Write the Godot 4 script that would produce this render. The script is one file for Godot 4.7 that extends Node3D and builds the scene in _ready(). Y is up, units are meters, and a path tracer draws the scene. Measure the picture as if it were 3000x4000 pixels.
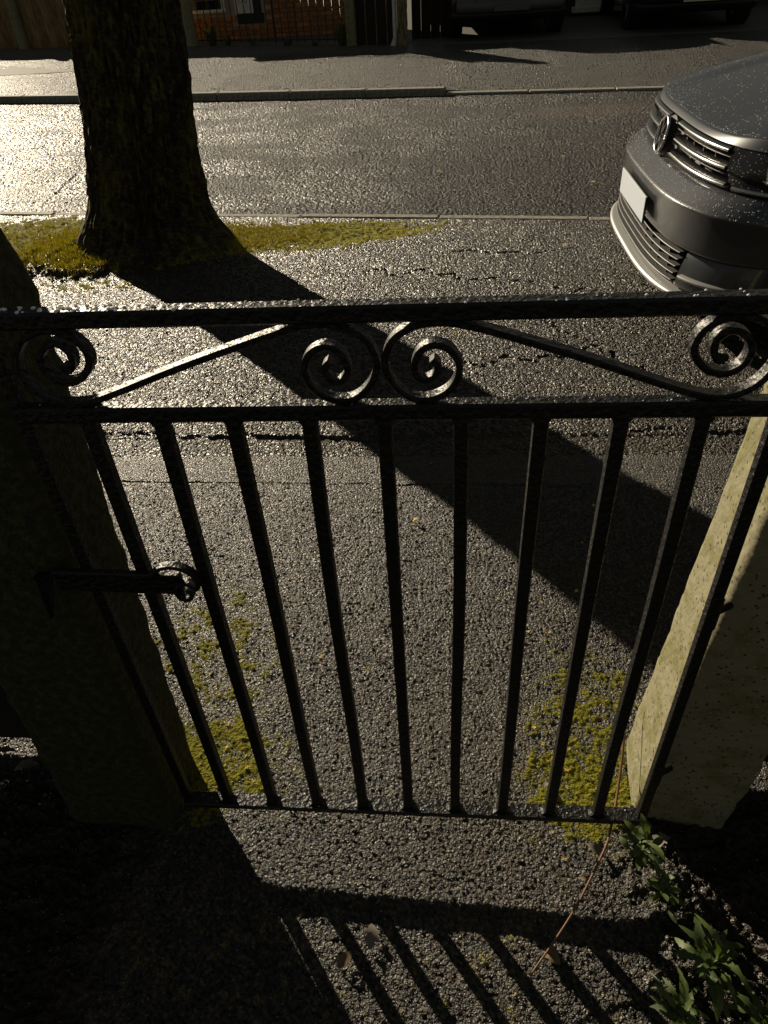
extends Node3D
# A wrought-iron garden gate against a low winter sun, the pavement, a street tree and parked cars beyond it.

var rng := RandomNumberGenerator.new()
var n_cell := FastNoiseLite.new()
var n_val := FastNoiseLite.new()
var n_fine := FastNoiseLite.new()
var n_mid := FastNoiseLite.new()
var n_big := FastNoiseLite.new()
var n_road := FastNoiseLite.new()
var M := {}
var taken := {}

# ------------------------------------------------------------------ helpers
func noise(n: FastNoiseLite, type, freq: float, sd: int, oct := 1):
	n.noise_type = type
	n.frequency = freq
	n.seed = sd
	n.fractal_type = FastNoiseLite.FRACTAL_FBM if oct > 1 else FastNoiseLite.FRACTAL_NONE
	n.fractal_octaves = oct

func lin(r: float, g: float, b: float) -> Color:
	return Color(r, g, b).linear_to_srgb()

func mat(c: Color, rough: float, metal := 0.0, spec := 0.5) -> StandardMaterial3D:
	var m := StandardMaterial3D.new()
	m.albedo_color = c
	m.roughness = rough
	m.metallic = metal
	m.metallic_specular = spec
	return m

func noise_tex(freq: float, sd: int, lo: Color, hi: Color, size := 512, oct := 4, as_n := false, bump := 4.0, type := FastNoiseLite.TYPE_SIMPLEX_SMOOTH) -> Texture2D:
	var n := FastNoiseLite.new()
	n.noise_type = type
	n.frequency = freq
	n.seed = sd
	n.fractal_type = FastNoiseLite.FRACTAL_FBM
	n.fractal_octaves = oct
	var img: Image = n.get_seamless_image(size, size)
	img.convert(Image.FORMAT_RGBA8)
	if as_n:
		img.bump_map_to_normal_map(bump)
	else:
		for y in size:
			for x in size:
				img.set_pixel(x, y, lo.lerp(hi, img.get_pixel(x, y).r))
	return ImageTexture.create_from_image(img)

# packed chippings as a normal map
func chip_normal(freq: float, sd: int, size: int, bump: float) -> Texture2D:
	var n := FastNoiseLite.new()
	n.noise_type = FastNoiseLite.TYPE_CELLULAR
	n.cellular_return_type = FastNoiseLite.RETURN_DISTANCE
	n.frequency = freq
	n.seed = sd
	n.fractal_type = FastNoiseLite.FRACTAL_FBM
	n.fractal_octaves = 3
	n.fractal_gain = 0.6
	var img: Image = n.get_seamless_image(size, size, true)
	img.convert(Image.FORMAT_RGBA8)
	img.bump_map_to_normal_map(bump)
	return ImageTexture.create_from_image(img)

# cast concrete: cloudy stain, dark pits, pale grit
func pitted(sd: int, size: int) -> Texture2D:
	var cloud := FastNoiseLite.new()
	cloud.seed = sd
	cloud.frequency = 0.006
	cloud.fractal_octaves = 5
	var pit := FastNoiseLite.new()
	pit.seed = sd + 1
	pit.noise_type = FastNoiseLite.TYPE_CELLULAR
	pit.frequency = 0.11
	pit.cellular_return_type = FastNoiseLite.RETURN_DISTANCE
	pit.fractal_type = FastNoiseLite.FRACTAL_NONE
	var pick := FastNoiseLite.new()
	pick.seed = sd + 1
	pick.noise_type = FastNoiseLite.TYPE_CELLULAR
	pick.frequency = 0.11
	pick.cellular_return_type = FastNoiseLite.RETURN_CELL_VALUE
	pick.fractal_type = FastNoiseLite.FRACTAL_NONE
	var img := Image.create(size, size, false, Image.FORMAT_RGB8)
	for y in size:
		for x in size:
			var c := cloud.get_noise_2d(x, y)
			var col := Color(0.95, 0.94, 0.88).lerp(Color(0.80, 0.80, 0.60), smooth(-0.1, 0.45, c))
			var d := pit.get_noise_2d(x, y)
			var v := pick.get_noise_2d(x, y)
			if v > 0.86 and d < -0.55: col = Color(0.42, 0.39, 0.29)
			elif v < -0.75 and d < -0.6: col = Color(1.0, 0.99, 0.95)
			img.set_pixel(x, y, col)
	return ImageTexture.create_from_image(img)

func tri(m: StandardMaterial3D, s: float):
	m.uv1_triplanar = true
	m.uv1_world_triplanar = true
	m.uv1_scale = Vector3(s, s, s)

func numbered(called: String) -> String:
	if not taken.has(called):
		taken[called] = 0
		return called
	taken[called] += 1
	return "%s_%03d" % [called, taken[called]]

func tag(o: Node, label: String, category: String, group := "", kind := ""):
	if label: o.set_meta("label", label)
	if category: o.set_meta("category", category)
	if group: o.set_meta("group", group)
	if kind: o.set_meta("kind", kind)

func thing(called: String, label: String, category: String, at := Vector3.ZERO, turn := 0.0, group := "") -> Node3D:
	var o := Node3D.new()
	o.name = numbered(called)
	add_child(o)
	o.position = at
	o.rotation.y = turn
	tag(o, label, category, group)
	return o

func put(mesh: Mesh, called: String, m: Material, parent: Node = null) -> MeshInstance3D:
	var o := MeshInstance3D.new()
	o.mesh = mesh
	o.material_override = m
	if parent == null:
		o.name = numbered(called)
		add_child(o)
	else:
		o.name = called
		parent.add_child(o, true)
	return o

func struct(mesh: Mesh, called: String, m: Material) -> MeshInstance3D:
	var o := put(mesh, called, m)
	o.set_meta("kind", "structure")
	return o

func begin() -> SurfaceTool:
	var st := SurfaceTool.new()
	st.begin(Mesh.PRIMITIVE_TRIANGLES)
	return st

func done(st: SurfaceTool) -> ArrayMesh:
	st.generate_normals()
	return st.commit()

func quad(st: SurfaceTool, a: Vector3, b: Vector3, c: Vector3, d: Vector3):
	for v in [a, b, c, a, c, d]:
		st.add_vertex(v)

# a box with chamfered edges; xf places it
func box(st: SurfaceTool, c: Vector3, s: Vector3, ch := 0.0, xf := Transform3D.IDENTITY):
	st.set_smooth_group(-1)
	var h := s * 0.5
	if ch <= 0.0:
		var p := []
		for i in 8:
			p.append(xf * (c + Vector3(h.x if i & 1 else -h.x, h.y if i & 2 else -h.y, h.z if i & 4 else -h.z)))
		for f in [[0, 1, 3, 2], [5, 4, 6, 7], [4, 0, 2, 6], [1, 5, 7, 3], [2, 3, 7, 6], [4, 5, 1, 0]]:
			quad(st, p[f[0]], p[f[3]], p[f[2]], p[f[1]])
		return
	var k := h - Vector3(ch, ch, ch)
	var P := func(sx: int, sy: int, sz: int, ax: int) -> Vector3:
		var v := Vector3(k.x * sx, k.y * sy, k.z * sz)
		if ax == 0: v.x = h.x * sx
		elif ax == 1: v.y = h.y * sy
		else: v.z = h.z * sz
		return xf * (c + v)
	for s1 in [-1, 1]:
		quad(st, P.call(s1, -1, -1, 0), P.call(s1, -1, 1, 0), P.call(s1, 1, 1, 0), P.call(s1, 1, -1, 0))
		quad(st, P.call(-1, s1, -1, 1), P.call(1, s1, -1, 1), P.call(1, s1, 1, 1), P.call(-1, s1, 1, 1))
		quad(st, P.call(-1, -1, s1, 2), P.call(-1, 1, s1, 2), P.call(1, 1, s1, 2), P.call(1, -1, s1, 2))
		for s2 in [-1, 1]:
			quad(st, P.call(s1, s2, -1, 0), P.call(s1, s2, 1, 0), P.call(s1, s2, 1, 1), P.call(s1, s2, -1, 1))
			quad(st, P.call(s1, -1, s2, 0), P.call(s1, 1, s2, 0), P.call(s1, 1, s2, 2), P.call(s1, -1, s2, 2))
			quad(st, P.call(-1, s1, s2, 1), P.call(1, s1, s2, 1), P.call(1, s1, s2, 2), P.call(-1, s1, s2, 2))
			for s3 in [-1, 1]:
				st.add_vertex(P.call(s1, s2, s3, 0)); st.add_vertex(P.call(s1, s2, s3, 1)); st.add_vertex(P.call(s1, s2, s3, 2))

func box_mesh(c: Vector3, s: Vector3, ch := 0.0, xf := Transform3D.IDENTITY) -> ArrayMesh:
	var st := begin()
	box(st, c, s, ch, xf)
	return done(st)

# round tube through points
func tube(st: SurfaceTool, pts: Array, radii: Array, sides := 8, smooth := true):
	st.set_smooth_group(0 if smooth else -1)
	var rings := []
	for i in pts.size():
		var d: Vector3 = (pts[min(i + 1, pts.size() - 1)] - pts[max(i - 1, 0)]).normalized()
		var a := d.cross(Vector3(0.31, 0.17, 0.93)).normalized()
		var b := d.cross(a)
		var ring := []
		var r: float = radii[i] if i < radii.size() else radii[-1]
		for j in sides:
			var t := TAU * j / sides
			ring.append(pts[i] + (a * cos(t) + b * sin(t)) * r)
		rings.append(ring)
	for i in pts.size() - 1:
		for j in sides:
			var k := (j + 1) % sides
			quad(st, rings[i][j], rings[i][k], rings[i + 1][k], rings[i + 1][j])
	for e in [0, pts.size() - 1]:
		for j in range(1, sides - 1):
			st.add_vertex(rings[e][0]); st.add_vertex(rings[e][j]); st.add_vertex(rings[e][j + 1])

# flat bar (thick across the curve, deep along z) swept along a curve that lies in the plane z = const
func ribbon(st: SurfaceTool, pts: Array, thick: float, deep: float, z: float):
	var n := pts.size()
	var L := []
	var ch := thick * 0.22
	for i in n:
		var d: Vector2 = (pts[min(i + 1, n - 1)] - pts[max(i - 1, 0)]).normalized()
		var nn := Vector2(-d.y, d.x)
		var t := thick * (1.0 if i > 3 else 0.55 + 0.15 * i)
		var row := []
		for q in [[-1, -1, 1, 0], [-1, -1, 0, 1], [-1, 1, 0, -1], [-1, 1, 1, 0], [1, 1, -1, 0], [1, 1, 0, -1], [1, -1, 0, 1], [1, -1, -1, 0]]:
			var off: float = q[0] * t * 0.5 + q[2] * ch
			var zz: float = q[1] * deep * 0.5 + q[3] * ch
			row.append(Vector3(pts[i].x + nn.x * off, pts[i].y + nn.y * off, z + zz))
		L.append(row)
	st.set_smooth_group(-1)
	for i in n - 1:
		for j in 8:
			var k := (j + 1) % 8
			quad(st, L[i][j], L[i][k], L[i + 1][k], L[i + 1][j])
	for e in [0, n - 1]:
		for j in range(1, 7):
			st.add_vertex(L[e][0]); st.add_vertex(L[e][j]); st.add_vertex(L[e][j + 1])

func spline(P: Array, per := 8) -> Array:
	var out := []
	for i in P.size() - 1:
		var a = P[max(i - 1, 0)]
		var b = P[i]
		var c = P[i + 1]
		var d = P[min(i + 2, P.size() - 1)]
		for k in per:
			out.append(b.cubic_interpolate(c, a, d, float(k) / per))
	out.append(P[-1])
	return out

# smooth grid from f(u, v) with u, v in 0..1
func grid(nu: int, nv: int, f: Callable, cf = null) -> ArrayMesh:
	var V := PackedVector3Array()
	var N := PackedVector3Array()
	var C := PackedColorArray()
	var I := PackedInt32Array()
	V.resize((nu + 1) * (nv + 1))
	N.resize(V.size())
	for j in nv + 1:
		for i in nu + 1:
			V[j * (nu + 1) + i] = f.call(float(i) / nu, float(j) / nv)
			if cf != null:
				C.append(cf.call(float(i) / nu, float(j) / nv, V[j * (nu + 1) + i]))
	for j in nv:
		for i in nu:
			var a := j * (nu + 1) + i
			var b := a + 1
			var c := a + nu + 1
			var d := c + 1
			I.append_array([a, b, d, a, d, c])
			var n1 := (V[d] - V[a]).cross(V[b] - V[c])
			N[a] += n1; N[b] += n1; N[c] += n1; N[d] += n1
	for k in N.size():
		N[k] = N[k].normalized()
	var arr := []
	arr.resize(Mesh.ARRAY_MAX)
	arr[Mesh.ARRAY_VERTEX] = V
	arr[Mesh.ARRAY_NORMAL] = N
	if C.size() == V.size():
		arr[Mesh.ARRAY_COLOR] = C
	arr[Mesh.ARRAY_INDEX] = I
	var m := ArrayMesh.new()
	m.add_surface_from_arrays(Mesh.PRIMITIVE_TRIANGLES, arr)
	return m

# a ground sheet over (u, v) -> (x, z); returns [asphalt mesh, moss mesh]
func ground_mesh(nu: int, nv: int, xz: Callable, hc: Callable) -> Array:
	var V := PackedVector3Array()
	var N := PackedVector3Array()
	var C := PackedColorArray()
	var W := PackedFloat32Array()
	var w := nu + 1
	V.resize(w * (nv + 1))
	N.resize(V.size())
	C.resize(V.size())
	W.resize(V.size())
	for j in nv + 1:
		for i in w:
			var p: Vector2 = xz.call(float(i) / nu, float(j) / nv)
			var r: Array = hc.call(p.x, p.y)
			var k := j * w + i
			V[k] = Vector3(p.x, r[0], p.y)
			C[k] = r[1]
			W[k] = r[2]
	var A := PackedInt32Array()
	var B := PackedInt32Array()
	for j in nv:
		for i in nu:
			var a := j * w + i
			var c := a + w
			var n1 := (V[c + 1] - V[a]).cross(V[a + 1] - V[c])
			if n1.y < 0.0: n1 = -n1
			N[a] += n1; N[a + 1] += n1; N[c] += n1; N[c + 1] += n1
			if W[a] + W[a + 1] + W[c] + W[c + 1] > 2.0:
				B.append_array([a, a + 1, c + 1, a, c + 1, c])
			else:
				A.append_array([a, a + 1, c + 1, a, c + 1, c])
	for k in N.size():
		N[k] = N[k].normalized()
	var out := []
	for I in [A, B]:
		var m := ArrayMesh.new()
		if I.size() > 0:
			var VV := V
			var NN := N
			var CC := C
			var II: PackedInt32Array = I
			if I.size() < V.size() * 2:      # keep only the used vertices
				var at := PackedInt32Array()
				at.resize(V.size())
				at.fill(-1)
				VV = PackedVector3Array(); NN = PackedVector3Array(); CC = PackedColorArray(); II = PackedInt32Array()
				for k in I:
					if at[k] < 0:
						at[k] = VV.size()
						VV.append(V[k]); NN.append(N[k]); CC.append(C[k])
					II.append(at[k])
			var arr := []
			arr.resize(Mesh.ARRAY_MAX)
			arr[Mesh.ARRAY_VERTEX] = VV
			arr[Mesh.ARRAY_NORMAL] = NN
			arr[Mesh.ARRAY_COLOR] = CC
			arr[Mesh.ARRAY_INDEX] = II
			m.add_surface_from_arrays(Mesh.PRIMITIVE_TRIANGLES, arr)
		out.append(m)
	return out

func smooth(a: float, b: float, x: float) -> float:
	var t := clampf((x - a) / (b - a), 0.0, 1.0)
	return t * t * (3.0 - 2.0 * t)

func blob(x: float, z: float, cx: float, cz: float, rx: float, rz: float) -> float:
	var d := Vector2((x - cx) / rx, (z - cz) / rz).length()
	return 1.0 - smooth(0.35, 1.0, d)

# distance from p to a wandering line a-b
func seam(x: float, z: float, a: Vector2, b: Vector2, wob: float, sd: float) -> float:
	var d := b - a
	var l := d.length()
	d /= l
	var q := Vector2(x, z) - a
	var t := q.dot(d)
	if t < 0.0 or t > l:
		return 9.0
	return absf(q.dot(Vector2(-d.y, d.x)) + n_mid.get_noise_2d(t * 0.35 + sd, sd) * wob + n_fine.get_noise_2d(t * 0.3 + sd, sd) * wob * 0.35)

# ------------------------------------------------------------------ lines of the street
func near_line(x: float) -> float:
	return -3.97 + 0.138 * (x + 0.2)

func far_line(x: float) -> float:
	return -8.50 + 0.155 * (x + 0.95) - 0.008 * (x + 0.95) * (x + 0.95) * (1.0 if x < -0.95 else 0.4)

func back_line(x: float) -> float:
	var P := [Vector2(-14, -17.0), Vector2(-8.3, -15.4), Vector2(-4.5, -14.1), Vector2(-1.4, -12.75), Vector2(-0.6, -12.4), Vector2(0.3, -12.0), Vector2(2.2, -11.85), Vector2(9, -11.4)]
	for i in P.size() - 1:
		if x <= P[i + 1].x:
			return lerpf(P[i].y, P[i + 1].y, (x - P[i].x) / (P[i + 1].x - P[i].x))
	return P[-1].y

const TREE := Vector3(-1.735, 0, -3.62)
const LX := -0.480      # face of the post on the latch side
const SOIL := Color(0.028, 0.020, 0.012)

func pavement(x: float, z: float) -> Array:
	var ks := 1.0 if z > -1.3 else 0.48
	var cell := n_cell.get_noise_2d(x * ks, z * ks)
	var val := n_val.get_noise_2d(x * ks, z * ks)
	var chip := smooth(0.22, 0.62, -cell)
	var fine := n_fine.get_noise_2d(x, z)
	var mid := n_mid.get_noise_2d(x, z)
	var big := n_big.get_noise_2d(x, z)
	var h := (chip * 0.0024 - cell * 0.0010) / ks + fine * 0.0014 + mid * 0.0016 + big * 0.004
	var dip := smooth(-0.9, -0.3, z) * (0.008 + 0.022 * clampf(x + 0.35, 0.0, 1.0))
	h -= dip
	var t := 0.026 + 0.022 * val * val + 0.010 * val + 0.008 * mid + 0.006 * big
	t *= 0.40 + 1.05 * chip
	var c := Color(t * 1.06, t, t * 0.90)
	if mid * 0.7 + fine * 0.4 + big * 0.5 > 0.18: c = c.lerp(Color(0.062, 0.047, 0.024), 0.65)
	if val > 0.72: c = Color(0.11, 0.098, 0.072)
	elif val < -0.7: c = Color(0.058, 0.044, 0.028)
	elif val > 0.35 and val < 0.5: c = c.lerp(Color(0.050, 0.052, 0.056), 0.6)
	# a trench patch across the way: one broken seam and one fine one
	if z < -1.05 and z > -1.6:
		if z > -1.42 and z < -1.14:
			h = h * 0.6 - 0.003
			c = c.lerp(Color(0.050, 0.044, 0.030), 0.45)
		var s := minf(seam(x, z, Vector2(-1.5, -1.45), Vector2(-0.1, -1.40), 0.030, 3.0), seam(x, z, Vector2(0.68, -1.45), Vector2(1.6, -1.41), 0.030, 7.0))
		if s < 0.012:
			h -= 0.010 * (1.0 - s / 0.012)
		var s2 := seam(x, z, Vector2(-1.6, -1.165), Vector2(0.5, -1.12), 0.008, 11.0)
		if s2 < 0.006: h -= 0.005 * (1.0 - s2 / 0.006)
	elif z < -1.6:
		for q in [[Vector2(-0.35, -3.05), Vector2(0.75, -2.72), 0.10, 17.0], [Vector2(0.1, -3.3), Vector2(0.62, -3.25), 0.05, 23.0], [Vector2(0.15, -1.95), Vector2(0.7, -2.05), 0.10, 31.0], [Vector2(0.5, -2.35), Vector2(0.95, -1.72), 0.08, 37.0]]:
			var s := seam(x, z, q[0], q[1], q[2], q[3])
			if s < 0.014 and mid > -0.45: h -= 0.013 * (1.0 - s / 0.014)
	# moss and bare soil
	var w := 0.0
	var m1 := blob(x, z, -0.56, -0.34, 0.34, 0.50) * 0.9 + blob(x, z, -0.40, -0.10, 0.22, 0.20) * 0.8
	m1 += blob(x, z, 0.43, -0.24, 0.26, 0.38) * 0.95 + blob(x, z, 0.32, -0.07, 0.18, 0.14) * 0.7
	m1 += blob(x, z, -0.2, -0.06, 0.22, 0.10) * 0.35 + blob(x, z, -0.05, 0.35, 0.7, 0.35) * 0.36
	var m2 := blob(x, z, -0.95, -3.62, 1.05, 0.42) * 1.15 + blob(x, z, -0.3, -3.75, 0.75, 0.28) * 0.75
	m2 += blob(x, z, -1.9, -2.93, 0.6, 0.16) * 0.75 + blob(x, z, -2.6, -3.75, 1.2, 0.75) * 1.25 + blob(x, z, 0.15, -2.35, 0.35, 0.28) * 0.42 + blob(x, z, -0.75, -2.45, 0.5, 0.3) * 0.3
	var mm := m1 + m2
	if mm > 0.02:
		var q := mm * (0.82 if m1 > m2 else 0.95) + mid * 0.55 + fine * 0.40 + (0.5 - chip) * (0.38 if m1 > m2 else 0.15) - 0.56 + big * 0.2
		w = smooth(0.0, 0.30, q)
		if w > 0.0:
			var g := Color(0.28, 0.265, 0.018).lerp(Color(0.55, 0.48, 0.035), clampf(0.5 + fine * 0.8 + mid * 0.4, 0.0, 1.0))
			if m2 > m1 and val < -0.35: g = Color(0.12, 0.115, 0.018)
			if m1 > m2: g = g.lerp(Color(0.10, 0.11, 0.014), 0.6)
			c = c.lerp(g, w)
			h = lerpf(h, big * 0.004 + 0.002 + fine * (0.0030 if m1 > m2 else 0.0075) + mid * (0.003 if m1 > m2 else 0.007) - cell * (0.002 if m1 > m2 else 0.006) - dip, w)
	var soil := blob(x, z, -2.05, -3.36, 0.62, 0.40) + blob(x, z, TREE.x, TREE.z, 0.6, 0.5) * 0.8
	if soil > 0.05:
		var q := smooth(0.10, 0.85, soil + mid * 0.35)
		h += q * (0.025 + mid * 0.014 + fine * 0.006)
		if fine + mid * 0.5 > -0.12 + 0.3 * q:
			pass
		else:
			c = c.lerp(Color(0.030 + 0.02 * val * val, 0.022, 0.012), q)
			w *= 1.0 - q
	# the beds at both sides of the path
	if z > -0.06:
		var e := smooth(0.40, 0.50, x + mid * 0.05) + smooth(0.50, 0.62, -x + mid * 0.05)
		if e > 0.0:
			h += e * (0.012 + mid * 0.012 + fine * 0.006)
			c = c.lerp(SOIL, e)
			w *= 1.0 - e
	return [h, c, w]

func road(x: float, z: float) -> Array:
	var cell := n_road.get_noise_2d(x, z)
	var val := n_val.get_noise_2d(x * 0.6, z * 0.6)
	var mid := n_mid.get_noise_2d(x * 0.5, z * 0.5)
	var big := n_big.get_noise_2d(x * 0.7, z * 0.7)
	var chip := smooth(0.22, 0.62, -cell)
	var h := chip * 0.0060 - cell * 0.002 + mid * 0.0012 + big * 0.006 - 0.004
	var t := 0.026 + 0.018 * val * val + 0.008 * mid + 0.009 * big
	t *= 0.40 + 1.05 * chip
	var c := Color(t * 1.05, t, t * 0.90)
	if val > 0.75: c = Color(0.14, 0.125, 0.10)
	# an old trench: dark bitumen seams
	var s := seam(x, z, Vector2(-0.14, -3.9), Vector2(-0.19, -5.75), 0.006, 41.0)
	if s < 0.022:
		h = -0.002 + mid * 0.0008
		c = Color(0.020, 0.019, 0.017)
	s = minf(seam(x, z, Vector2(-2.86, -4.36), Vector2(-3.05, -5.7), 0.02, 43.0), seam(x, z, Vector2(-8, -8.3), Vector2(-2.2, -7.6), 0.03, 47.0))
	if s < 0.014:
		h -= 0.008
		c = Color(0.020, 0.019, 0.017)
	# worn, smoother lengths
	var worn := smooth(-0.05, 0.30, n_big.get_noise_2d(x * 0.55 + 9.0, z * 1.3))
	h = lerpf(h, h * 0.35 - 0.001, worn)
	c = c.lerp(Color(0.030, 0.028, 0.025), worn * 0.5)
	# a smoother patch and a lighter repair
	if x > -0.16 and x < 1.5 and z > -5.75:
		h *= 0.5
		c = c.lerp(Color(0.020, 0.019, 0.018), 0.6)
	var pr := blob(x, z, 1.55, -7.15, 1.0, 0.34)
	if pr > 0.3 + mid * 0.25:
		c = c.lerp(Color(0.115, 0.088, 0.066), 0.75)
		h *= 0.6
	return [h, c, 0.0]

func far_pavement(x: float, z: float) -> Array:
	var cell := n_road.get_noise_2d(x * 0.8, z * 0.8)
	var val := n_val.get_noise_2d(x * 0.4, z * 0.4)
	var mid := n_mid.get_noise_2d(x * 0.35, z * 0.35)
	var big := n_big.get_noise_2d(x * 0.8, z * 0.8)
	var v := (far_line(x) - z) / (far_line(x) - back_line(x))
	var h := lerpf(0.055 * smooth(0.6, -0.6, x) + 0.012, 0.10, clampf(v, 0, 1)) - cell * 0.003 + big * 0.006
	var t := 0.060 + 0.026 * val * val + 0.012 * mid + 0.022 * big
	var c := Color(t * 1.05, t, t * 0.88)
	if x < -2.6 + big * 0.6: c = c.lerp(Color(0.16, 0.15, 0.14), 0.55)
	if v > 0.78 + mid * 0.06 and x < 0.0: c = c.lerp(Color(0.17, 0.16, 0.135), 0.6)
	if blob(x, z, -5.2, -11.4, 1.3, 0.5) > 0.35 + mid * 0.2: c = Color(0.21, 0.18, 0.14)
	for q in [[Vector2(0.0, -12.2), Vector2(0.15, -9.0), 0.10, 51.0], [Vector2(0.15, -10.6), Vector2(3.5, -10.3), 0.08, 53.0], [Vector2(1.2, -11.6), Vector2(1.5, -9.6), 0.12, 57.0], [Vector2(-1.9, -12.7), Vector2(-2.2, -11.6), 0.03, 61.0]]:
		var s := seam(x, z, q[0], q[1], q[2], q[3])
		if s < 0.03:
			h -= 0.006
			c = Color(0.13, 0.115, 0.085)
	return [h, c, 0.0]

# ------------------------------------------------------------------ materials
func make_materials():
	var m := mat(Color.WHITE, 0.37, 0.0, 0.50)
	m.vertex_color_use_as_albedo = true
	m.normal_enabled = true
	m.normal_texture = chip_normal(0.045, 5, 1024, 26.0)
	m.normal_scale = 1.4
	tri(m, 3.0)
	M.asphalt = m
	m = m.duplicate()
	tri(m, 1.45)
	m.metallic_specular = 0.38
	m.roughness = 0.34
	M.pavement = m
	m = mat(Color.WHITE, 0.40, 0.0, 0.32)
	m.vertex_color_use_as_albedo = true
	m.normal_enabled = true
	m.normal_texture = M.asphalt.normal_texture
	m.normal_scale = 1.0
	m.normal_scale = 1.3
	tri(m, 0.84)
	M.road = m
	m = mat(Color.WHITE, 0.85, 0.0, 0.3)
	m.vertex_color_use_as_albedo = true
	m.normal_enabled = true
	m.normal_texture = M.asphalt.normal_texture
	m.normal_scale = 1.0
	tri(m, 2.9)
	m.backlight_enabled = true
	m.backlight = Color(0.62, 0.57, 0.08)
	M.moss = m
	m = mat(lin(0.004, 0.004, 0.004), 0.46, 0.0, 0.5)
	m.normal_enabled = true
	m.normal_texture = noise_tex(0.022, 8, Color.BLACK, Color.WHITE, 512, 4, true, 9.0)
	m.normal_scale = 1.0
	tri(m, 7.0)
	M.iron = m
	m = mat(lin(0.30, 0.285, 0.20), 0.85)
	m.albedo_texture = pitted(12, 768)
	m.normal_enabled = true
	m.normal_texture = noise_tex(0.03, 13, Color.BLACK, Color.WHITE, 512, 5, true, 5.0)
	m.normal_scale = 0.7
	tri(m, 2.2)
	M.concrete = m
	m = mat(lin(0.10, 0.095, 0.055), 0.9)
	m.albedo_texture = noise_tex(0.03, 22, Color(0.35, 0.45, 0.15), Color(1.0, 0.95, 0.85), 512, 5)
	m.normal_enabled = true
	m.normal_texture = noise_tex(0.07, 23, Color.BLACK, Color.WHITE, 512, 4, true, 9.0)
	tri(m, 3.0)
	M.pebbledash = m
	m = mat(lin(0.48, 0.46, 0.40), 0.8)
	m.albedo_texture = noise_tex(0.04, 33, Color(0.6, 0.6, 0.55), Color(1, 1, 1), 256, 4)
	tri(m, 2.0)
	M.kerb = m
	m = mat(Color.WHITE, 0.92)
	m.vertex_color_use_as_albedo = true
	M.bark = m
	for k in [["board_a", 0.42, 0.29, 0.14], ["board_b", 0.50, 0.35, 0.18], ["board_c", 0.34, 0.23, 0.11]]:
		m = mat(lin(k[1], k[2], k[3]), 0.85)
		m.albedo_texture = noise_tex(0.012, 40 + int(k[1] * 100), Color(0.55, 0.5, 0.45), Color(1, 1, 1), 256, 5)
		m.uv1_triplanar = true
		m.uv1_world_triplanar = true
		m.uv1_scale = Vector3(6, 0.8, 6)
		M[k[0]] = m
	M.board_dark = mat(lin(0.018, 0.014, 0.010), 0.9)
	M.white = mat(lin(0.80, 0.79, 0.74), 0.5)
	M.white.albedo_texture = noise_tex(0.02, 61, Color(0.86, 0.85, 0.8), Color(1, 1, 1), 256, 4)
	tri(M.white, 1.5)
	M.mortar = mat(lin(0.42, 0.36, 0.25), 0.95)
	for k in 4:
		var f: float = [1.0, 0.8, 1.2, 0.92][k]
		m = mat(lin(0.56 * f, 0.25 * f, 0.09 * f), 0.9)
		m.albedo_texture = noise_tex(0.05, 70 + k, Color(0.7, 0.66, 0.6), Color(1, 1, 1), 128, 4)
		tri(m, 3.0)
		M["brick%d" % k] = m
	M.glass_dark = mat(lin(0.012, 0.014, 0.018), 0.06, 0.0, 0.6)
	M.render_dark = mat(lin(0.06, 0.055, 0.05), 0.9)
	M.timber = mat(lin(0.36, 0.30, 0.18), 0.9)
	M.timber.albedo_texture = noise_tex(0.02, 81, Color(0.5, 0.48, 0.4), Color(1, 1, 1), 256, 5)
	M.timber.uv1_triplanar = true
	M.timber.uv1_world_triplanar = true
	M.timber.uv1_scale = Vector3(5, 1, 5)
	# vehicles
	m = mat(lin(0.056, 0.061, 0.070), 0.34, 0.35, 0.5)
	m.clearcoat_enabled = true
	m.clearcoat = 0.8
	m.clearcoat_roughness = 0.05
	M.paint = m
	m = mat(lin(0.018, 0.018, 0.019), 0.3, 0.2, 0.5)
	m.clearcoat_enabled = true
	m.clearcoat = 0.8
	m.clearcoat_roughness = 0.06
	M.paint_black = m
	M.plastic = mat(lin(0.012, 0.012, 0.012), 0.5)
	M.plastic_grey = mat(lin(0.10, 0.10, 0.10), 0.4)
	M.silver = mat(lin(0.42, 0.42, 0.41), 0.38, 0.4)
	M.chrome = mat(lin(0.46, 0.46, 0.46), 0.22, 1.0)
	M.lens = mat(lin(0.02, 0.02, 0.022), 0.05, 0.0, 0.6)
	M.plate = mat(lin(0.62, 0.67, 0.76), 0.5)
	M.plate_yellow = mat(lin(0.66, 0.60, 0.42), 0.4)
	M.rubber = mat(lin(0.012, 0.012, 0.012), 0.85)
	M.amber = mat(lin(0.45, 0.12, 0.01), 0.2)
	m = mat(Color(0.98, 0.99, 1.0), 0.0, 0.0, 0.5)
	m.refraction_enabled = true
	m.refraction_scale = 0.033
	M.water = m
	# plants
	m = mat(Color.WHITE, 0.5)
	m.vertex_color_use_as_albedo = true
	m.backlight_enabled = true
	m.backlight = Color(0.85, 0.80, 0.14)
	M.grass = m
	for k in [["leaf_a", 0.055, 0.085, 0.018], ["leaf_b", 0.085, 0.115, 0.028], ["leaf_c", 0.035, 0.060, 0.012]]:
		m = mat(lin(k[1], k[2], k[3]), 0.55)
		m.backlight_enabled = true
		m.backlight = Color(0.28, 0.33, 0.08)
		M[k[0]] = m
	M.stem = mat(lin(0.17, 0.085, 0.035), 0.6)
	m = mat(lin(0.62, 0.47, 0.14), 0.7)
	m.backlight_enabled = true
	m.backlight = Color(0.5, 0.4, 0.12)
	M.blossom = m
	M.dead = mat(lin(0.15, 0.105, 0.05), 0.7)
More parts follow.
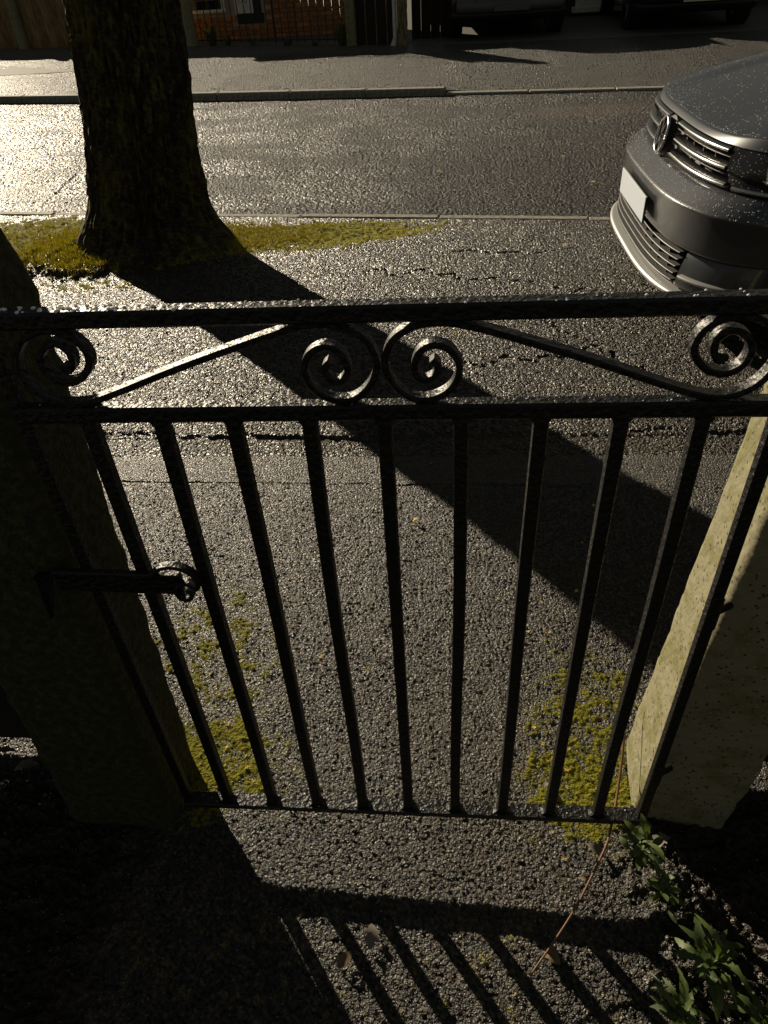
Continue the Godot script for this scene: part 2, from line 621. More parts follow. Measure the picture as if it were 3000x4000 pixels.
	M.dead_b = mat(lin(0.17, 0.15, 0.115), 0.7)
	M.chip = mat(lin(0.06, 0.058, 0.054), 0.26, 0.0, 1.0)
	M.stone = mat(lin(0.20, 0.19, 0.17), 0.7)

# ------------------------------------------------------------------ the gate
func make_gate():
	var g := thing("garden_gate", "black wrought iron garden gate with upright bars and scrolled top band", "gate", Vector3(0, 0, 0))
	var R := 0.016
	put(box_mesh(Vector3(0, 1.078, 0), Vector3(0.94, 0.020, 0.022), 0.003), "top_rail", M.iron, g)
	put(box_mesh(Vector3(0, 0.958, 0), Vector3(0.90, 0.021, 0.021), 0.003), "middle_rail", M.iron, g)
	put(box_mesh(Vector3(0, 0.060, 0), Vector3(0.90, 0.012, 0.030), 0.002), "bottom_rail", M.iron, g)
	for i in range(-4, 5):
		var st := begin()
		var x := i * 0.09
		var lean: float = [0.0, 0.001, -0.001, 0.0015, 0.0, -0.001, 0.001, 0.0, -0.0015][i + 4]
		var P := []
		for k in 9:
			P.append(Vector3(x + lean * sin(k * 0.9), lerpf(0.066, 0.9495, k / 8.0), 0))
		for k in 8:
			var a: Vector3 = P[k]
			var b: Vector3 = P[k + 1]
			var h := 0.0088
			var c := 0.0016
			var sec := [Vector2(-h + c, -h), Vector2(h - c, -h), Vector2(h, -h + c), Vector2(h, h - c), Vector2(h - c, h), Vector2(-h + c, h), Vector2(-h, h - c), Vector2(-h, -h + c)]
			st.set_smooth_group(-1)
			for q in 8:
				var s0: Vector2 = sec[q]
				var s1: Vector2 = sec[(q + 1) % 8]
				quad(st, a + Vector3(s0.x, 0, s0.y), a + Vector3(s1.x, 0, s1.y), b + Vector3(s1.x, 0, s1.y), b + Vector3(s0.x, 0, s0.y))
		# weld fillets where the bar meets the rails
		for e in [[0.9495, -1.0], [0.066, 1.0]]:
			st.set_smooth_group(-1)
			for s in [-1.0, 1.0]:
				var y0: float = e[0]
				var p0 := Vector3(x + s * 0.0088, y0, 0)
				var zz := Vector3(0, 0, 0.0072)
				var q1 := p0 + Vector3(s * 0.008, 0, 0)
				var q2 := p0 + Vector3(0, e[1] * 0.009, 0)
				var q3 := p0 + Vector3(s * 0.0025, e[1] * 0.003, 0)
				quad(st, q1 - zz, q3 - zz, q3 + zz, q1 + zz)
				quad(st, q3 - zz, q2 - zz, q2 + zz, q3 + zz)
				for w in [-1.0, 1.0]:
					quad(st, p0 + zz * w, q1 + zz * w, q3 + zz * w, q2 + zz * w)
		put(done(st), "bar", M.iron, g)
	for s in [-1, 1]:
		put(box_mesh(Vector3(s * 0.4415, 0.555, -0.0), Vector3(0.0165, 1.026, 0.0165), 0.002), "stile", M.iron, g)
	# S-shaped scrolls, one each side of the middle
	var half := [Vector2(-0.3665, 1.023), Vector2(-0.3600, 1.0165), Vector2(-0.3525, 1.024), Vector2(-0.3510, 1.039), Vector2(-0.3620, 1.050), Vector2(-0.3780, 1.046), Vector2(-0.3890, 1.030), Vector2(-0.3850, 1.011), Vector2(-0.3680, 1.001), Vector2(-0.3460, 1.008), Vector2(-0.3310, 1.028), Vector2(-0.3350, 1.049), Vector2(-0.3520, 1.0625), Vector2(-0.3760, 1.0655), Vector2(-0.4040, 1.052), Vector2(-0.4200, 1.022), Vector2(-0.4080, 0.990), Vector2(-0.3820, 0.974), Vector2(-0.3530, 0.974), Vector2(-0.3100, 0.9875), Vector2(-0.2410, 1.0135), Vector2(-0.1700, 1.038), Vector2(-0.1000, 1.0600), Vector2(-0.0680, 1.0655), Vector2(-0.0380, 1.0620), Vector2(-0.0140, 1.046), Vector2(-0.0048, 1.020), Vector2(-0.0120, 0.995), Vector2(-0.0320, 0.976), Vector2(-0.0560, 0.9745), Vector2(-0.0780, 0.988), Vector2(-0.0865, 1.012), Vector2(-0.0780, 1.032), Vector2(-0.0600, 1.0405), Vector2(-0.0430, 1.032), Vector2(-0.0370, 1.012), Vector2(-0.0460, 0.998), Vector2(-0.0590, 1.002), Vector2(-0.0625, 1.015), Vector2(-0.0560, 1.0225)]
	for s in [-1.0, 1.0]:
		var pts := []
		for p in half:
			pts.append(Vector2(p.x * -s, p.y))
		var st := begin()
		ribbon(st, spline(pts, 6), 0.0078, 0.018, 0.0)
		put(done(st), "scroll", M.iron, g)
	# latch: a flat thumb bar towards the post, its curled handle on the bars
	var la := Node3D.new()
	la.name = "latch"
	g.add_child(la)
	put(box_mesh(Vector3(-0.435, 0.688, 0.0145), Vector3(0.185, 0.038, 0.012), 0.002, Transform3D(Basis(Vector3(0, 0, 1), -0.03), Vector3(0.02, -0.013, 0))), "bolt", M.iron, la)
	var st := begin()
	ribbon(st, spline([Vector2(-0.297, 0.676), Vector2(-0.290, 0.668), Vector2(-0.296, 0.659), Vector2(-0.307, 0.660), Vector2(-0.312, 0.672), Vector2(-0.305, 0.686), Vector2(-0.291, 0.689), Vector2(-0.280, 0.680), Vector2(-0.2765, 0.694), Vector2(-0.282, 0.709), Vector2(-0.298, 0.720), Vector2(-0.318, 0.721), Vector2(-0.334, 0.712), Vector2(-0.344, 0.694)], 5), 0.0062, 0.014, 0.017)
	put(done(st), "curl", M.iron, la)
	st = begin()
	tube(st, [Vector3(-0.503, 0.70, 0.02), Vector3(-0.508, 0.665, 0.022), Vector3(-0.520, 0.615, 0.02)], [0.013, 0.010, 0.003], 6, false)
	put(done(st), "catch_tongue", M.iron, la)
	# rain beads along the top rail and the middle rail
	var mm := MultiMesh.new()
	mm.transform_format = MultiMesh.TRANSFORM_3D
	mm.mesh = bead()
	var T := []
	for k in 150:
		var x := -0.465 + pow(rng.randf(), 2.8) * 0.93
		T.append([Vector3(x, 1.0882, rng.randf_range(-0.009, 0.009)), rng.randf_range(0.0009, 0.0019) * (1.6 if x < -0.2 else 1.0)])
	for k in 50:
		T.append([Vector3(rng.randf_range(-0.42, 0.42), 0.9687, rng.randf_range(-0.006, 0.006)), rng.randf_range(0.0006, 0.0014)])
	for k in 60:
		T.append([Vector3(rng.randf_range(-0.42, 0.42), 0.0662, rng.randf_range(-0.009, 0.009)), rng.randf_range(0.0006, 0.0014)])
	mm.instance_count = T.size()
	for k in T.size():
		var s: float = T[k][1]
		mm.set_instance_transform(k, Transform3D(Basis.IDENTITY.scaled(Vector3(s, s * 0.75, s)), T[k][0]))
	var o := MultiMeshInstance3D.new()
	o.multimesh = mm
	o.material_override = M.water
	o.name = "rain_drops"
	o.set_meta("kind", "stuff")
	g.add_child(o)

func bead() -> Mesh:
	var s := SphereMesh.new()
	s.radius = 1.0
	s.height = 2.0
	s.radial_segments = 10
	s.rings = 5
	return s

# ------------------------------------------------------------------ posts and panels beside the gate
# a rough concrete post: section w x d, height h, weathered edges
func rough_post(w: float, d: float, h: float, rough: float, round_top: float, sd: float) -> ArrayMesh:
	var nu := 64
	var nv := 70
	return grid(nu, nv + 12, func(u: float, v: float) -> Vector3:
		var vv := v * (nv + 12)
		var y := minf(vv / nv, 1.0) * h
		var shrink := 1.0
		if vv > nv: shrink = 1.0 - (vv - nv) / 12.0
		var a := u * TAU
		var c := cos(a)
		var s := sin(a)
		var k := 1.0 / pow(pow(absf(c), 14.0) + pow(absf(s), 14.0), 1.0 / 14.0)
		var p := Vector3(c * k * w * 0.5, y, s * k * d * 0.5)
		var top := smooth(h - round_top, h, y) * 0.35
		if vv <= nv: p = Vector3(p.x * (1.0 - top * 0.6), y - 0.0, p.z * (1.0 - top * 0.6))
		else: p = Vector3(p.x * 0.79 * shrink, h + 0.012 * (1.0 - shrink * shrink), p.z * 0.79 * shrink)
		var e := pow(maxf(absf(sin(2.0 * a)), 0.0), 4.0)
		var n := n_mid.get_noise_3d(p.x + sd, p.y, p.z) * 0.9 + n_fine.get_noise_3d(p.x, p.y + sd, p.z) * 0.5
		var o := Vector3(p.x, 0, p.z).normalized() * n * rough * (1.0 + 1.8 * e)
		return p + o)

func make_posts():
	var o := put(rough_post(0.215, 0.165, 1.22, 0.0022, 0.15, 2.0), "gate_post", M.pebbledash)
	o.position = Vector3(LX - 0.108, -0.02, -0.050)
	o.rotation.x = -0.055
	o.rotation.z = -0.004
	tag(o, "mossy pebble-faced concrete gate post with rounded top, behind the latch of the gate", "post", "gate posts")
	o = put(rough_post(0.175, 0.185, 1.22, 0.0016, 0.05, 9.0), "gate_post", M.concrete)
	o.position = Vector3(0.455 + 0.0875, -0.02, -0.119)
	o.rotation = Vector3(0, -0.12, -0.054)
	tag(o, "pale concrete gate post with one sunlit face, on the hinge side of the gate", "post", "gate posts")
	# hinge pins between the pale post and the gate
	var g := get_node("garden_gate")
	for y in [0.20, 0.62]:
		var st := begin()
		tube(st, [Vector3(0.447, y - 0.03, -0.004), Vector3(0.447, y + 0.03, -0.004)], [0.009, 0.009], 8)
		tube(st, [Vector3(0.447, y, -0.004), Vector3(0.475, y, -0.02)], [0.006, 0.006], 6)
		put(done(st), "hinge", M.iron, g)
	# dark close-boarded panels, the garden's boundary
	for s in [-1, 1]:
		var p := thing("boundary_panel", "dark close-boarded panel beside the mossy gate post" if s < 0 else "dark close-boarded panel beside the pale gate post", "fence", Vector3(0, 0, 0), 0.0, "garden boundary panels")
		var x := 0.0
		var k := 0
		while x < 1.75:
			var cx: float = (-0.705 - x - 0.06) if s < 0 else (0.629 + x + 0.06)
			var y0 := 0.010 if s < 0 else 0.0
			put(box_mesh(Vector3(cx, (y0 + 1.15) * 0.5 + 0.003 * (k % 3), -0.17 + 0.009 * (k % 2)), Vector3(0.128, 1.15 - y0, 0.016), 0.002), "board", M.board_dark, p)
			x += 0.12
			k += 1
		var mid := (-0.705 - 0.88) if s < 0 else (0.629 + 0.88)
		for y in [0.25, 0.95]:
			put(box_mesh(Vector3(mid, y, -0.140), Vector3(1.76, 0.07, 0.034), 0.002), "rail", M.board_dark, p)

# ------------------------------------------------------------------ tree
func trunk_axis(y: float) -> Vector3:
	return TREE + Vector3(0.142 * y - 0.004 * y * y, y, 0.02 * y)

func make_tree():
	var t := thing("street_tree", "thick leaning street tree trunk with mossy bark standing in the verge", "tree", TREE)
	var H := 4.6
	var f := func(u: float, v: float) -> Vector3:
		var y := -0.06 + (H + 0.06) * pow(v, 1.7)
		var a := u * TAU
		var ax := trunk_axis(maxf(y, 0.0)) - TREE
		ax.y = y
		var r := 0.297 - 0.012 * y + 0.055 * exp(-maxf(y, 0.0) / 0.45)
		var flare := exp(-maxf(y, 0.0) / 0.13)
		r += flare * (0.10 + 0.09 * pow(maxf(cos(a - 0.35), 0.0), 3.0) + 0.10 * pow(maxf(cos(a - 2.9), 0.0), 5.0) + 0.08 * pow(maxf(cos(a - 1.6), 0.0), 6.0) + 0.07 * pow(maxf(cos(a + 1.2), 0.0), 6.0))
		var q := Vector3(cos(a), 0, sin(a))
		var rid := absf(n_mid.get_noise_3d(q.x * 0.62, y * 0.16, q.z * 0.62))
		var rid2 := n_fine.get_noise_3d(q.x * 0.2, y * 0.10, q.z * 0.2)
		var kn := n_big.get_noise_3d(q.x * 0.6, y * 0.8, q.z * 0.6)
		r += -0.034 * (1.0 - smooth(0.0, 0.26, rid)) + 0.016 * rid2 + 0.030 * kn
		return ax + q * r
	var cf := func(u: float, v: float, p: Vector3) -> Color:
		var n := n_mid.get_noise_3d(p.x * 1.6, p.y, p.z * 1.6) * 0.6 + n_big.get_noise_3d(p.x * 2.0, p.y * 1.2, p.z * 2.0) * 0.5 + n_fine.get_noise_3d(p.x, p.y, p.z) * 0.6 - 0.08
		var b := Color(0.018, 0.014, 0.009)
		return b.lerp(Color(0.11, 0.10, 0.013), smooth(-0.25, 0.3, n))
	put(grid(220, 420, f, cf), "trunk", M.bark, t)
	# bare limbs above the frame
	var cols := func(st: SurfaceTool): st.set_color(Color(0.045, 0.036, 0.022))
	for k in 6:
		var a := k * 1.05 + 0.3
		var p0 := trunk_axis(4.0 + 0.1 * k) - TREE
		var d := Vector3(cos(a), 0.9, sin(a)).normalized()
		var P := [p0]
		var Rr := [0.15]
		for i in range(1, 9):
			P.append(P[-1] + (d + Vector3(rng.randf_range(-0.2, 0.2), 0.10 * i, rng.randf_range(-0.2, 0.2))).normalized() * 0.5)
			Rr.append(0.15 * (1.0 - i / 9.5))
		var st := begin()
		cols.call(st)
		tube(st, P, Rr, 7)
		for i in range(2, 9):
			for w in 3:
				var e: Vector3 = P[i] + Vector3(rng.randf_range(-1, 1), rng.randf_range(0.2, 1), rng.randf_range(-1, 1)).normalized() * rng.randf_range(0.5, 1.1)
				tube(st, [P[i], (P[i] + e) * 0.5 + Vector3(0, 0.08, 0), e], [0.02, 0.012, 0.004], 4)
		put(done(st), "limb", M.bark, t)

# ------------------------------------------------------------------ the grey car
const CW := 0.86
const CN := 3.2

func prof(P: Array, y: float) -> float:
	for i in P.size() - 1:
		if y <= P[i + 1].x:
			return lerpf(P[i].y, P[i + 1].y, clampf((y - P[i].x) / (P[i + 1].x - P[i].x), 0, 1))
	return P[-1].y

const FRONT := [Vector2(0.14, 0.965), Vector2(0.17, 0.945), Vector2(0.20, 0.942), Vector2(0.25, 0.950), Vector2(0.34, 0.962), Vector2(0.40, 0.955), Vector2(0.47, 0.950), Vector2(0.500, 0.948), Vector2(0.507, 0.951), Vector2(0.513, 0.959), Vector2(0.575, 1.035), Vector2(0.65, 1.045), Vector2(0.72, 1.065), Vector2(0.735, 1.080)]

func theta_of(b: float, W: float) -> float:
	return asin(clampf(pow(absf(b) / W, CN * 0.5), 0.0, 1.0)) * signf(b)

# a point of the front skin; th from -PI/2 (far side) to PI/2 (near side)
func skin(th: float, y: float, inset: float, W := CW, D := 0.58) -> Vector3:
	var s := pow(absf(sin(th)), 2.0 / CN) * signf(th)
	var c := pow(maxf(cos(th), 0.0), 2.0 / CN)
	return Vector3(prof(FRONT, y) + inset + D * (1.0 - c), y, (W - inset * 0.3) * s)

func band(rows: Array, b0: float, b1: float, nb: int) -> ArrayMesh:
	var t0 := theta_of(b0, CW)
	var t1 := theta_of(b1, CW)
	var nv := rows.size() - 1
	return grid(nb, nv, func(u: float, v: float) -> Vector3:
		var r: Vector2 = rows[int(round(v * nv))]
		return skin(lerpf(t0, t1, u), r.x, r.y))

func bonnet_y(x: float, b: float) -> float:
	var t := clampf((x - 1.06) / 1.0, 0.0, 1.3)
	var k := absf(b) / CW
	var y := 0.728 + 0.24 * pow(t, 0.86) - 0.02 * t * t
	y -= 0.022 * k * k
	y += 0.010 * smooth(0.45, 0.62, k) * smooth(0.02, 0.3, t)
	y -= 0.16 * pow(smooth(0.70, 1.0, k), 1.6) * smooth(0.0, 0.5, t)
	return y

func wheel(parent: Node3D, at: Vector3, r: float, w: float):
	var n := Node3D.new()
	n.name = "wheel"
	parent.add_child(n, true)
	n.position = at
	var prof_t := [Vector2(r * 0.62, -w * 0.5), Vector2(r * 0.93, -w * 0.5), Vector2(r, -w * 0.36), Vector2(r, w * 0.36), Vector2(r * 0.93, w * 0.5), Vector2(r * 0.62, w * 0.5)]
	put(grid(40, 5, func(u: float, v: float) -> Vector3:
		var q: Vector2 = prof_t[int(round(v * 5))]
		return Vector3(cos(u * TAU) * q.x, sin(u * TAU) * q.x, q.y)), "tyre", M.rubber, n)
	var st := begin()
	for s in [-1, 1]:
		tube(st, [Vector3(0, 0, s * w * 0.28), Vector3(0, 0, s * w * 0.44)], [r * 0.16, r * 0.12], 12)
		for k in 5:
			var a := k * TAU / 5
			box(st, Vector3(r * 0.34, 0, s * w * 0.34), Vector3(r * 0.58, r * 0.13, 0.02), 0.004, Transform3D(Basis(Vector3(0, 0, 1), a), Vector3.ZERO))
	put(done(st), "rim", M.silver, n)

func make_car():
	var c := thing("parked_car", "rain-beaded grey car with a round chrome badge, parked across the pavement", "car", Vector3(0, 0, -2.85))
	var W := 0.997 * CW
	put(band([Vector2(0.135, 0.06), Vector2(0.142, 0.0), Vector2(0.150, -0.022), Vector2(0.166, -0.030), Vector2(0.180, -0.026), Vector2(0.186, -0.012), Vector2(0.190, 0.012), Vector2(0.194, 0.020)], -W, W, 80), "front_lip", M.silver, c)
	put(band([Vector2(0.338, 0.05), Vector2(0.340, 0.012), Vector2(0.347, 0.002), Vector2(0.36, 0.0), Vector2(0.39, 0.0), Vector2(0.43, 0.0), Vector2(0.47, 0.0), Vector2(0.495, 0.0), Vector2(0.502, 0.0), Vector2(0.507, 0.0), Vector2(0.513, 0.0), Vector2(0.519, 0.0), Vector2(0.545, 0.0), Vector2(0.56, 0.0), Vector2(0.572, 0.0), Vector2(0.578, 0.03)], -W, W, 90), "bumper", M.paint, c)
	for s in [-1, 1]:
		put(band([Vector2(0.193, 0.03), Vector2(0.20, 0.006), Vector2(0.24, 0.004), Vector2(0.29, 0.010), Vector2(0.33, 0.018), Vector2(0.342, 0.03)], s * 0.600, s * W, 24), "bumper_corner", M.paint, c)
		put(band([Vector2(0.235, -0.004), Vector2(0.240, -0.012), Vector2(0.250, -0.010), Vector2(0.254, 0.012)], s * 0.62, s * 0.82, 14), "corner_blade", M.silver, c)
	put(band([Vector2(0.17, 0.075), Vector2(0.25, 0.075), Vector2(0.345, 0.075)], -0.61, 0.61, 40), "lower_grille", M.plastic, c)
	for y in [0.212, 0.240, 0.268, 0.296, 0.324]:
		put(band([Vector2(y - 0.004, 0.075), Vector2(y - 0.004, 0.006), Vector2(y, -0.001), Vector2(y + 0.004, 0.004), Vector2(y + 0.006, 0.075)], -0.575, 0.575, 50), "slat", M.plastic_grey, c)
	for k in range(-5, 6):
		var st := begin()
		var p := skin(theta_of(k * 0.1, CW), 0.26, 0.04)
		box(st, p, Vector3(0.05, 0.12, 0.008), 0.001)
		put(done(st), "divider", M.plastic, c)
	# upper grille
	put(band([Vector2(0.560, 0.07), Vector2(0.65, 0.07), Vector2(0.735, 0.07)], -0.63, 0.63, 40), "grille", M.plastic, c)
	for y in [0.594, 0.650, 0.706]:
		for s in [-1, 1]:
			put(band([Vector2(y - 0.010, 0.03), Vector2(y - 0.010, 0.004), Vector2(y - 0.006, -0.004), Vector2(y + 0.003, -0.003), Vector2(y + 0.010, 0.010), Vector2(y + 0.010, 0.04)], s * 0.078, s * (0.625 - (y - 0.594) * 0.4), 30), "grille_bar", M.chrome, c)
	for y in [0.622, 0.678]:
		put(band([Vector2(y - 0.003, 0.05), Vector2(y - 0.002, 0.022), Vector2(y + 0.002, 0.022), Vector2(y + 0.003, 0.05)], -0.58, 0.58, 40), "grille_blade", M.plastic_grey, c)
	for k in [-0.47, -0.36, -0.25, -0.15, 0.15, 0.25, 0.36, 0.47]:
		put(box_mesh(skin(theta_of(k, CW), 0.65, 0.055), Vector3(0.03, 0.13, 0.006), 0.001), "grille_rib", M.plastic, c)
	# badge: ring with a V over a W
	var bd := Node3D.new()
	bd.name = "badge"
	c.add_child(bd)
	bd.position = Vector3(1.018, 0.648, 0)
	bd.rotation = Vector3(0, -PI / 2, 0)
	bd.transform.basis = Basis(Vector3(0, 0, 1), -0.20) * Basis(Vector3(0, 1, 0), -PI / 2)
	var st := begin()
	var ring := []
	for i in 41:
		ring.append(Vector3(cos(i * TAU / 40) * 0.070, sin(i * TAU / 40) * 0.070, 0.0))
	tube(st, ring, [0.0075], 8)
	put(done(st), "ring", M.chrome, bd)
	st = begin()
	tube(st, [Vector3(0, 0, -0.030), Vector3(0, 0, -0.004)], [0.082, 0.066], 32)
	put(done(st), "backing", M.plastic, bd)
	st = begin()
	for q in [[[-0.028, 0.060], [0.0, 0.006], [0.028, 0.060]], [[-0.058, 0.036], [-0.028, -0.058], [0.0, -0.006], [0.028, -0.058], [0.058, 0.036]]]:
		for i in q.size() - 1:
			var a := Vector2(q[i][0], q[i][1])
			var b := Vector2(q[i + 1][0], q[i + 1][1])
			var d := b - a
			box(st, Vector3.ZERO, Vector3(d.length() + 0.006, 0.010, 0.009), 0.002, Transform3D(Basis(Vector3(0, 0, 1), d.angle()), Vector3((a.x + b.x) * 0.5, (a.y + b.y) * 0.5, 0.001)))
	put(done(st), "emblem", M.chrome, bd)
	# number plate
	put(box_mesh(Vector3(0.934, 0.402, 0), Vector3(0.006, 0.111, 0.52), 0.002), "plate_holder", M.plastic, c)
	put(box_mesh(Vector3(0.9295, 0.402, 0), Vector3(0.004, 0.107, 0.514), 0.001), "number_plate", M.plate, c)
	# headlights wrap round the corners
	for s in [-1.0, 1.0]:
		var lamp := Node3D.new()
		lamp.name = "headlight"
		c.add_child(lamp, true)
		put(grid(26, 10, func(u: float, v: float) -> Vector3:
			var y := lerpf(0.592, 0.722, v)
			var b0 := lerpf(0.640, 0.580, v)
			var t0 := theta_of(b0, CW)
			return skin(s * lerpf(t0, 1.45, u), y, 0.002 + 0.012 * (1.0 - sin(v * PI)))), "lens", M.lens, lamp)
		put(band([Vector2(0.578, 0.02), Vector2(0.582, 0.0), Vector2(0.590, -0.004), Vector2(0.598, 0.0), Vector2(0.600, 0.02)], s * 0.66, s * 0.845, 20), "chrome_strip", M.chrome, lamp)
		var e := begin()
		tube(e, [skin(s * theta_of(0.75, CW), 0.66, 0.004) + Vector3(-0.003, 0, 0), skin(s * theta_of(0.75, CW), 0.66, 0.03)], [0.036, 0.03], 16)
		put(done(e), "projector", M.plastic_grey, lamp)
	# bonnet and wings in one sweep, then the flanks, the cabin and the tail
	put(grid(70, 50, func(u: float, v: float) -> Vector3:
		var th := lerpf(-1.52, 1.52, u)
		var p := skin(th, 0.735, 0.0)
		var x := lerpf(p.x, 2.06, pow(v, 1.25))
		var y := bonnet_y(x, p.z)
		if v < 0.03: y = lerpf(0.720, y, pow(v / 0.03, 0.4))
		return Vector3(x - (0.006 if v < 0.02 else 0.0), minf(y, bonnet_y(x, p.z)), p.z)), "bonnet", M.paint, c)
	for s in [-1.0, 1.0]:
		put(grid(30, 14, func(u: float, v: float) -> Vector3:
			var x := lerpf(1.52, 5.05, u)
			var top := minf(bonnet_y(minf(x, 2.06), CW), 0.90)
			var y := lerpf(0.19, top + 0.002, v)
			return Vector3(x, y, s * (CW - 0.03 * pow(absf(v - 0.55) * 1.6, 2.0)))), "flank", M.paint, c)
		wheel(c, Vector3(1.83, 0.315, s * 0.765), 0.315, 0.20)
		wheel(c, Vector3(4.40, 0.315, s * 0.765), 0.315, 0.20)
	put(grid(20, 24, func(u: float, v: float) -> Vector3:
		var x := lerpf(2.04, 5.02, v)
		var top := prof([Vector2(2.04, 0.93), Vector2(2.9, 1.40), Vector2(3.4, 1.46), Vector2(4.3, 1.42), Vector2(5.02, 0.95)], x)
		var q := u * 2.0 - 1.0
		var k := (top - 0.88) / 0.55
		var b := signf(q) * pow(absf(q), 0.55) * lerpf(0.80, 0.80, k)
		var y := lerpf(top, 0.88, pow(absf(q), 5.0))
		return Vector3(x, y, b * (1.0 - 0.22 * (y - 0.88)))), "cabin_glass", M.glass_dark, c)
	put(grid(10, 10, func(u: float, v: float) -> Vector3:
		var x := lerpf(2.85, 4.35, v)
		var q := u * 2.0 - 1.0
		return Vector3(x, prof([Vector2(2.8, 1.36), Vector2(2.9, 1.405), Vector2(3.4, 1.466), Vector2(4.3, 1.426), Vector2(4.4, 1.38)], x) + 0.006 - 0.05 * pow(absf(q), 6.0), q * 0.66)), "roof", M.paint, c)
	put(box_mesh(Vector3(5.03, 0.56, 0), Vector3(0.10, 0.72, 1.66), 0.04), "tail", M.paint, c)
	put(box_mesh(Vector3(3.2, 0.22, 0), Vector3(3.5, 0.10, 1.5), 0.02), "floor_pan", M.plastic, c)
	# rain beads
	var mm := MultiMesh.new()
	mm.transform_format = MultiMesh.TRANSFORM_3D
	mm.mesh = bead()
	var T := []
	while T.size() < 1300:
		var b := rng.randf_range(-0.6, 0.8)
		var pf := skin(theta_of(b, CW), 0.735, 0.0)
		var x := pf.x + 0.02 + pow(rng.randf(), 2.4) * 0.9
		T.append([Vector3(x, bonnet_y(x, b) + 0.0002, b), rng.randf_range(0.0006, 0.0022)])
	for k in 900:
		var y := rng.randf_range(0.505, 0.572)
		T.append([skin(theta_of(rng.randf_range(-0.6, 0.84), CW), y, -0.0006), rng.randf_range(0.0008, 0.0024)])
	for k in 120:
		T.append([skin(theta_of(rng.randf_range(0.62, 0.845), CW), rng.randf_range(0.60, 0.73), -0.001), rng.randf_range(0.0008, 0.002)])
	mm.instance_count = T.size()
	for k in T.size():
		var s: float = T[k][1]
		mm.set_instance_transform(k, Transform3D(Basis.IDENTITY.scaled(Vector3(s, s * 0.7, s)), T[k][0]))
	var o := MultiMeshInstance3D.new()
	o.multimesh = mm
	o.material_override = M.water
	o.name = "rain_drops"
	o.set_meta("kind", "stuff")
	c.add_child(o)

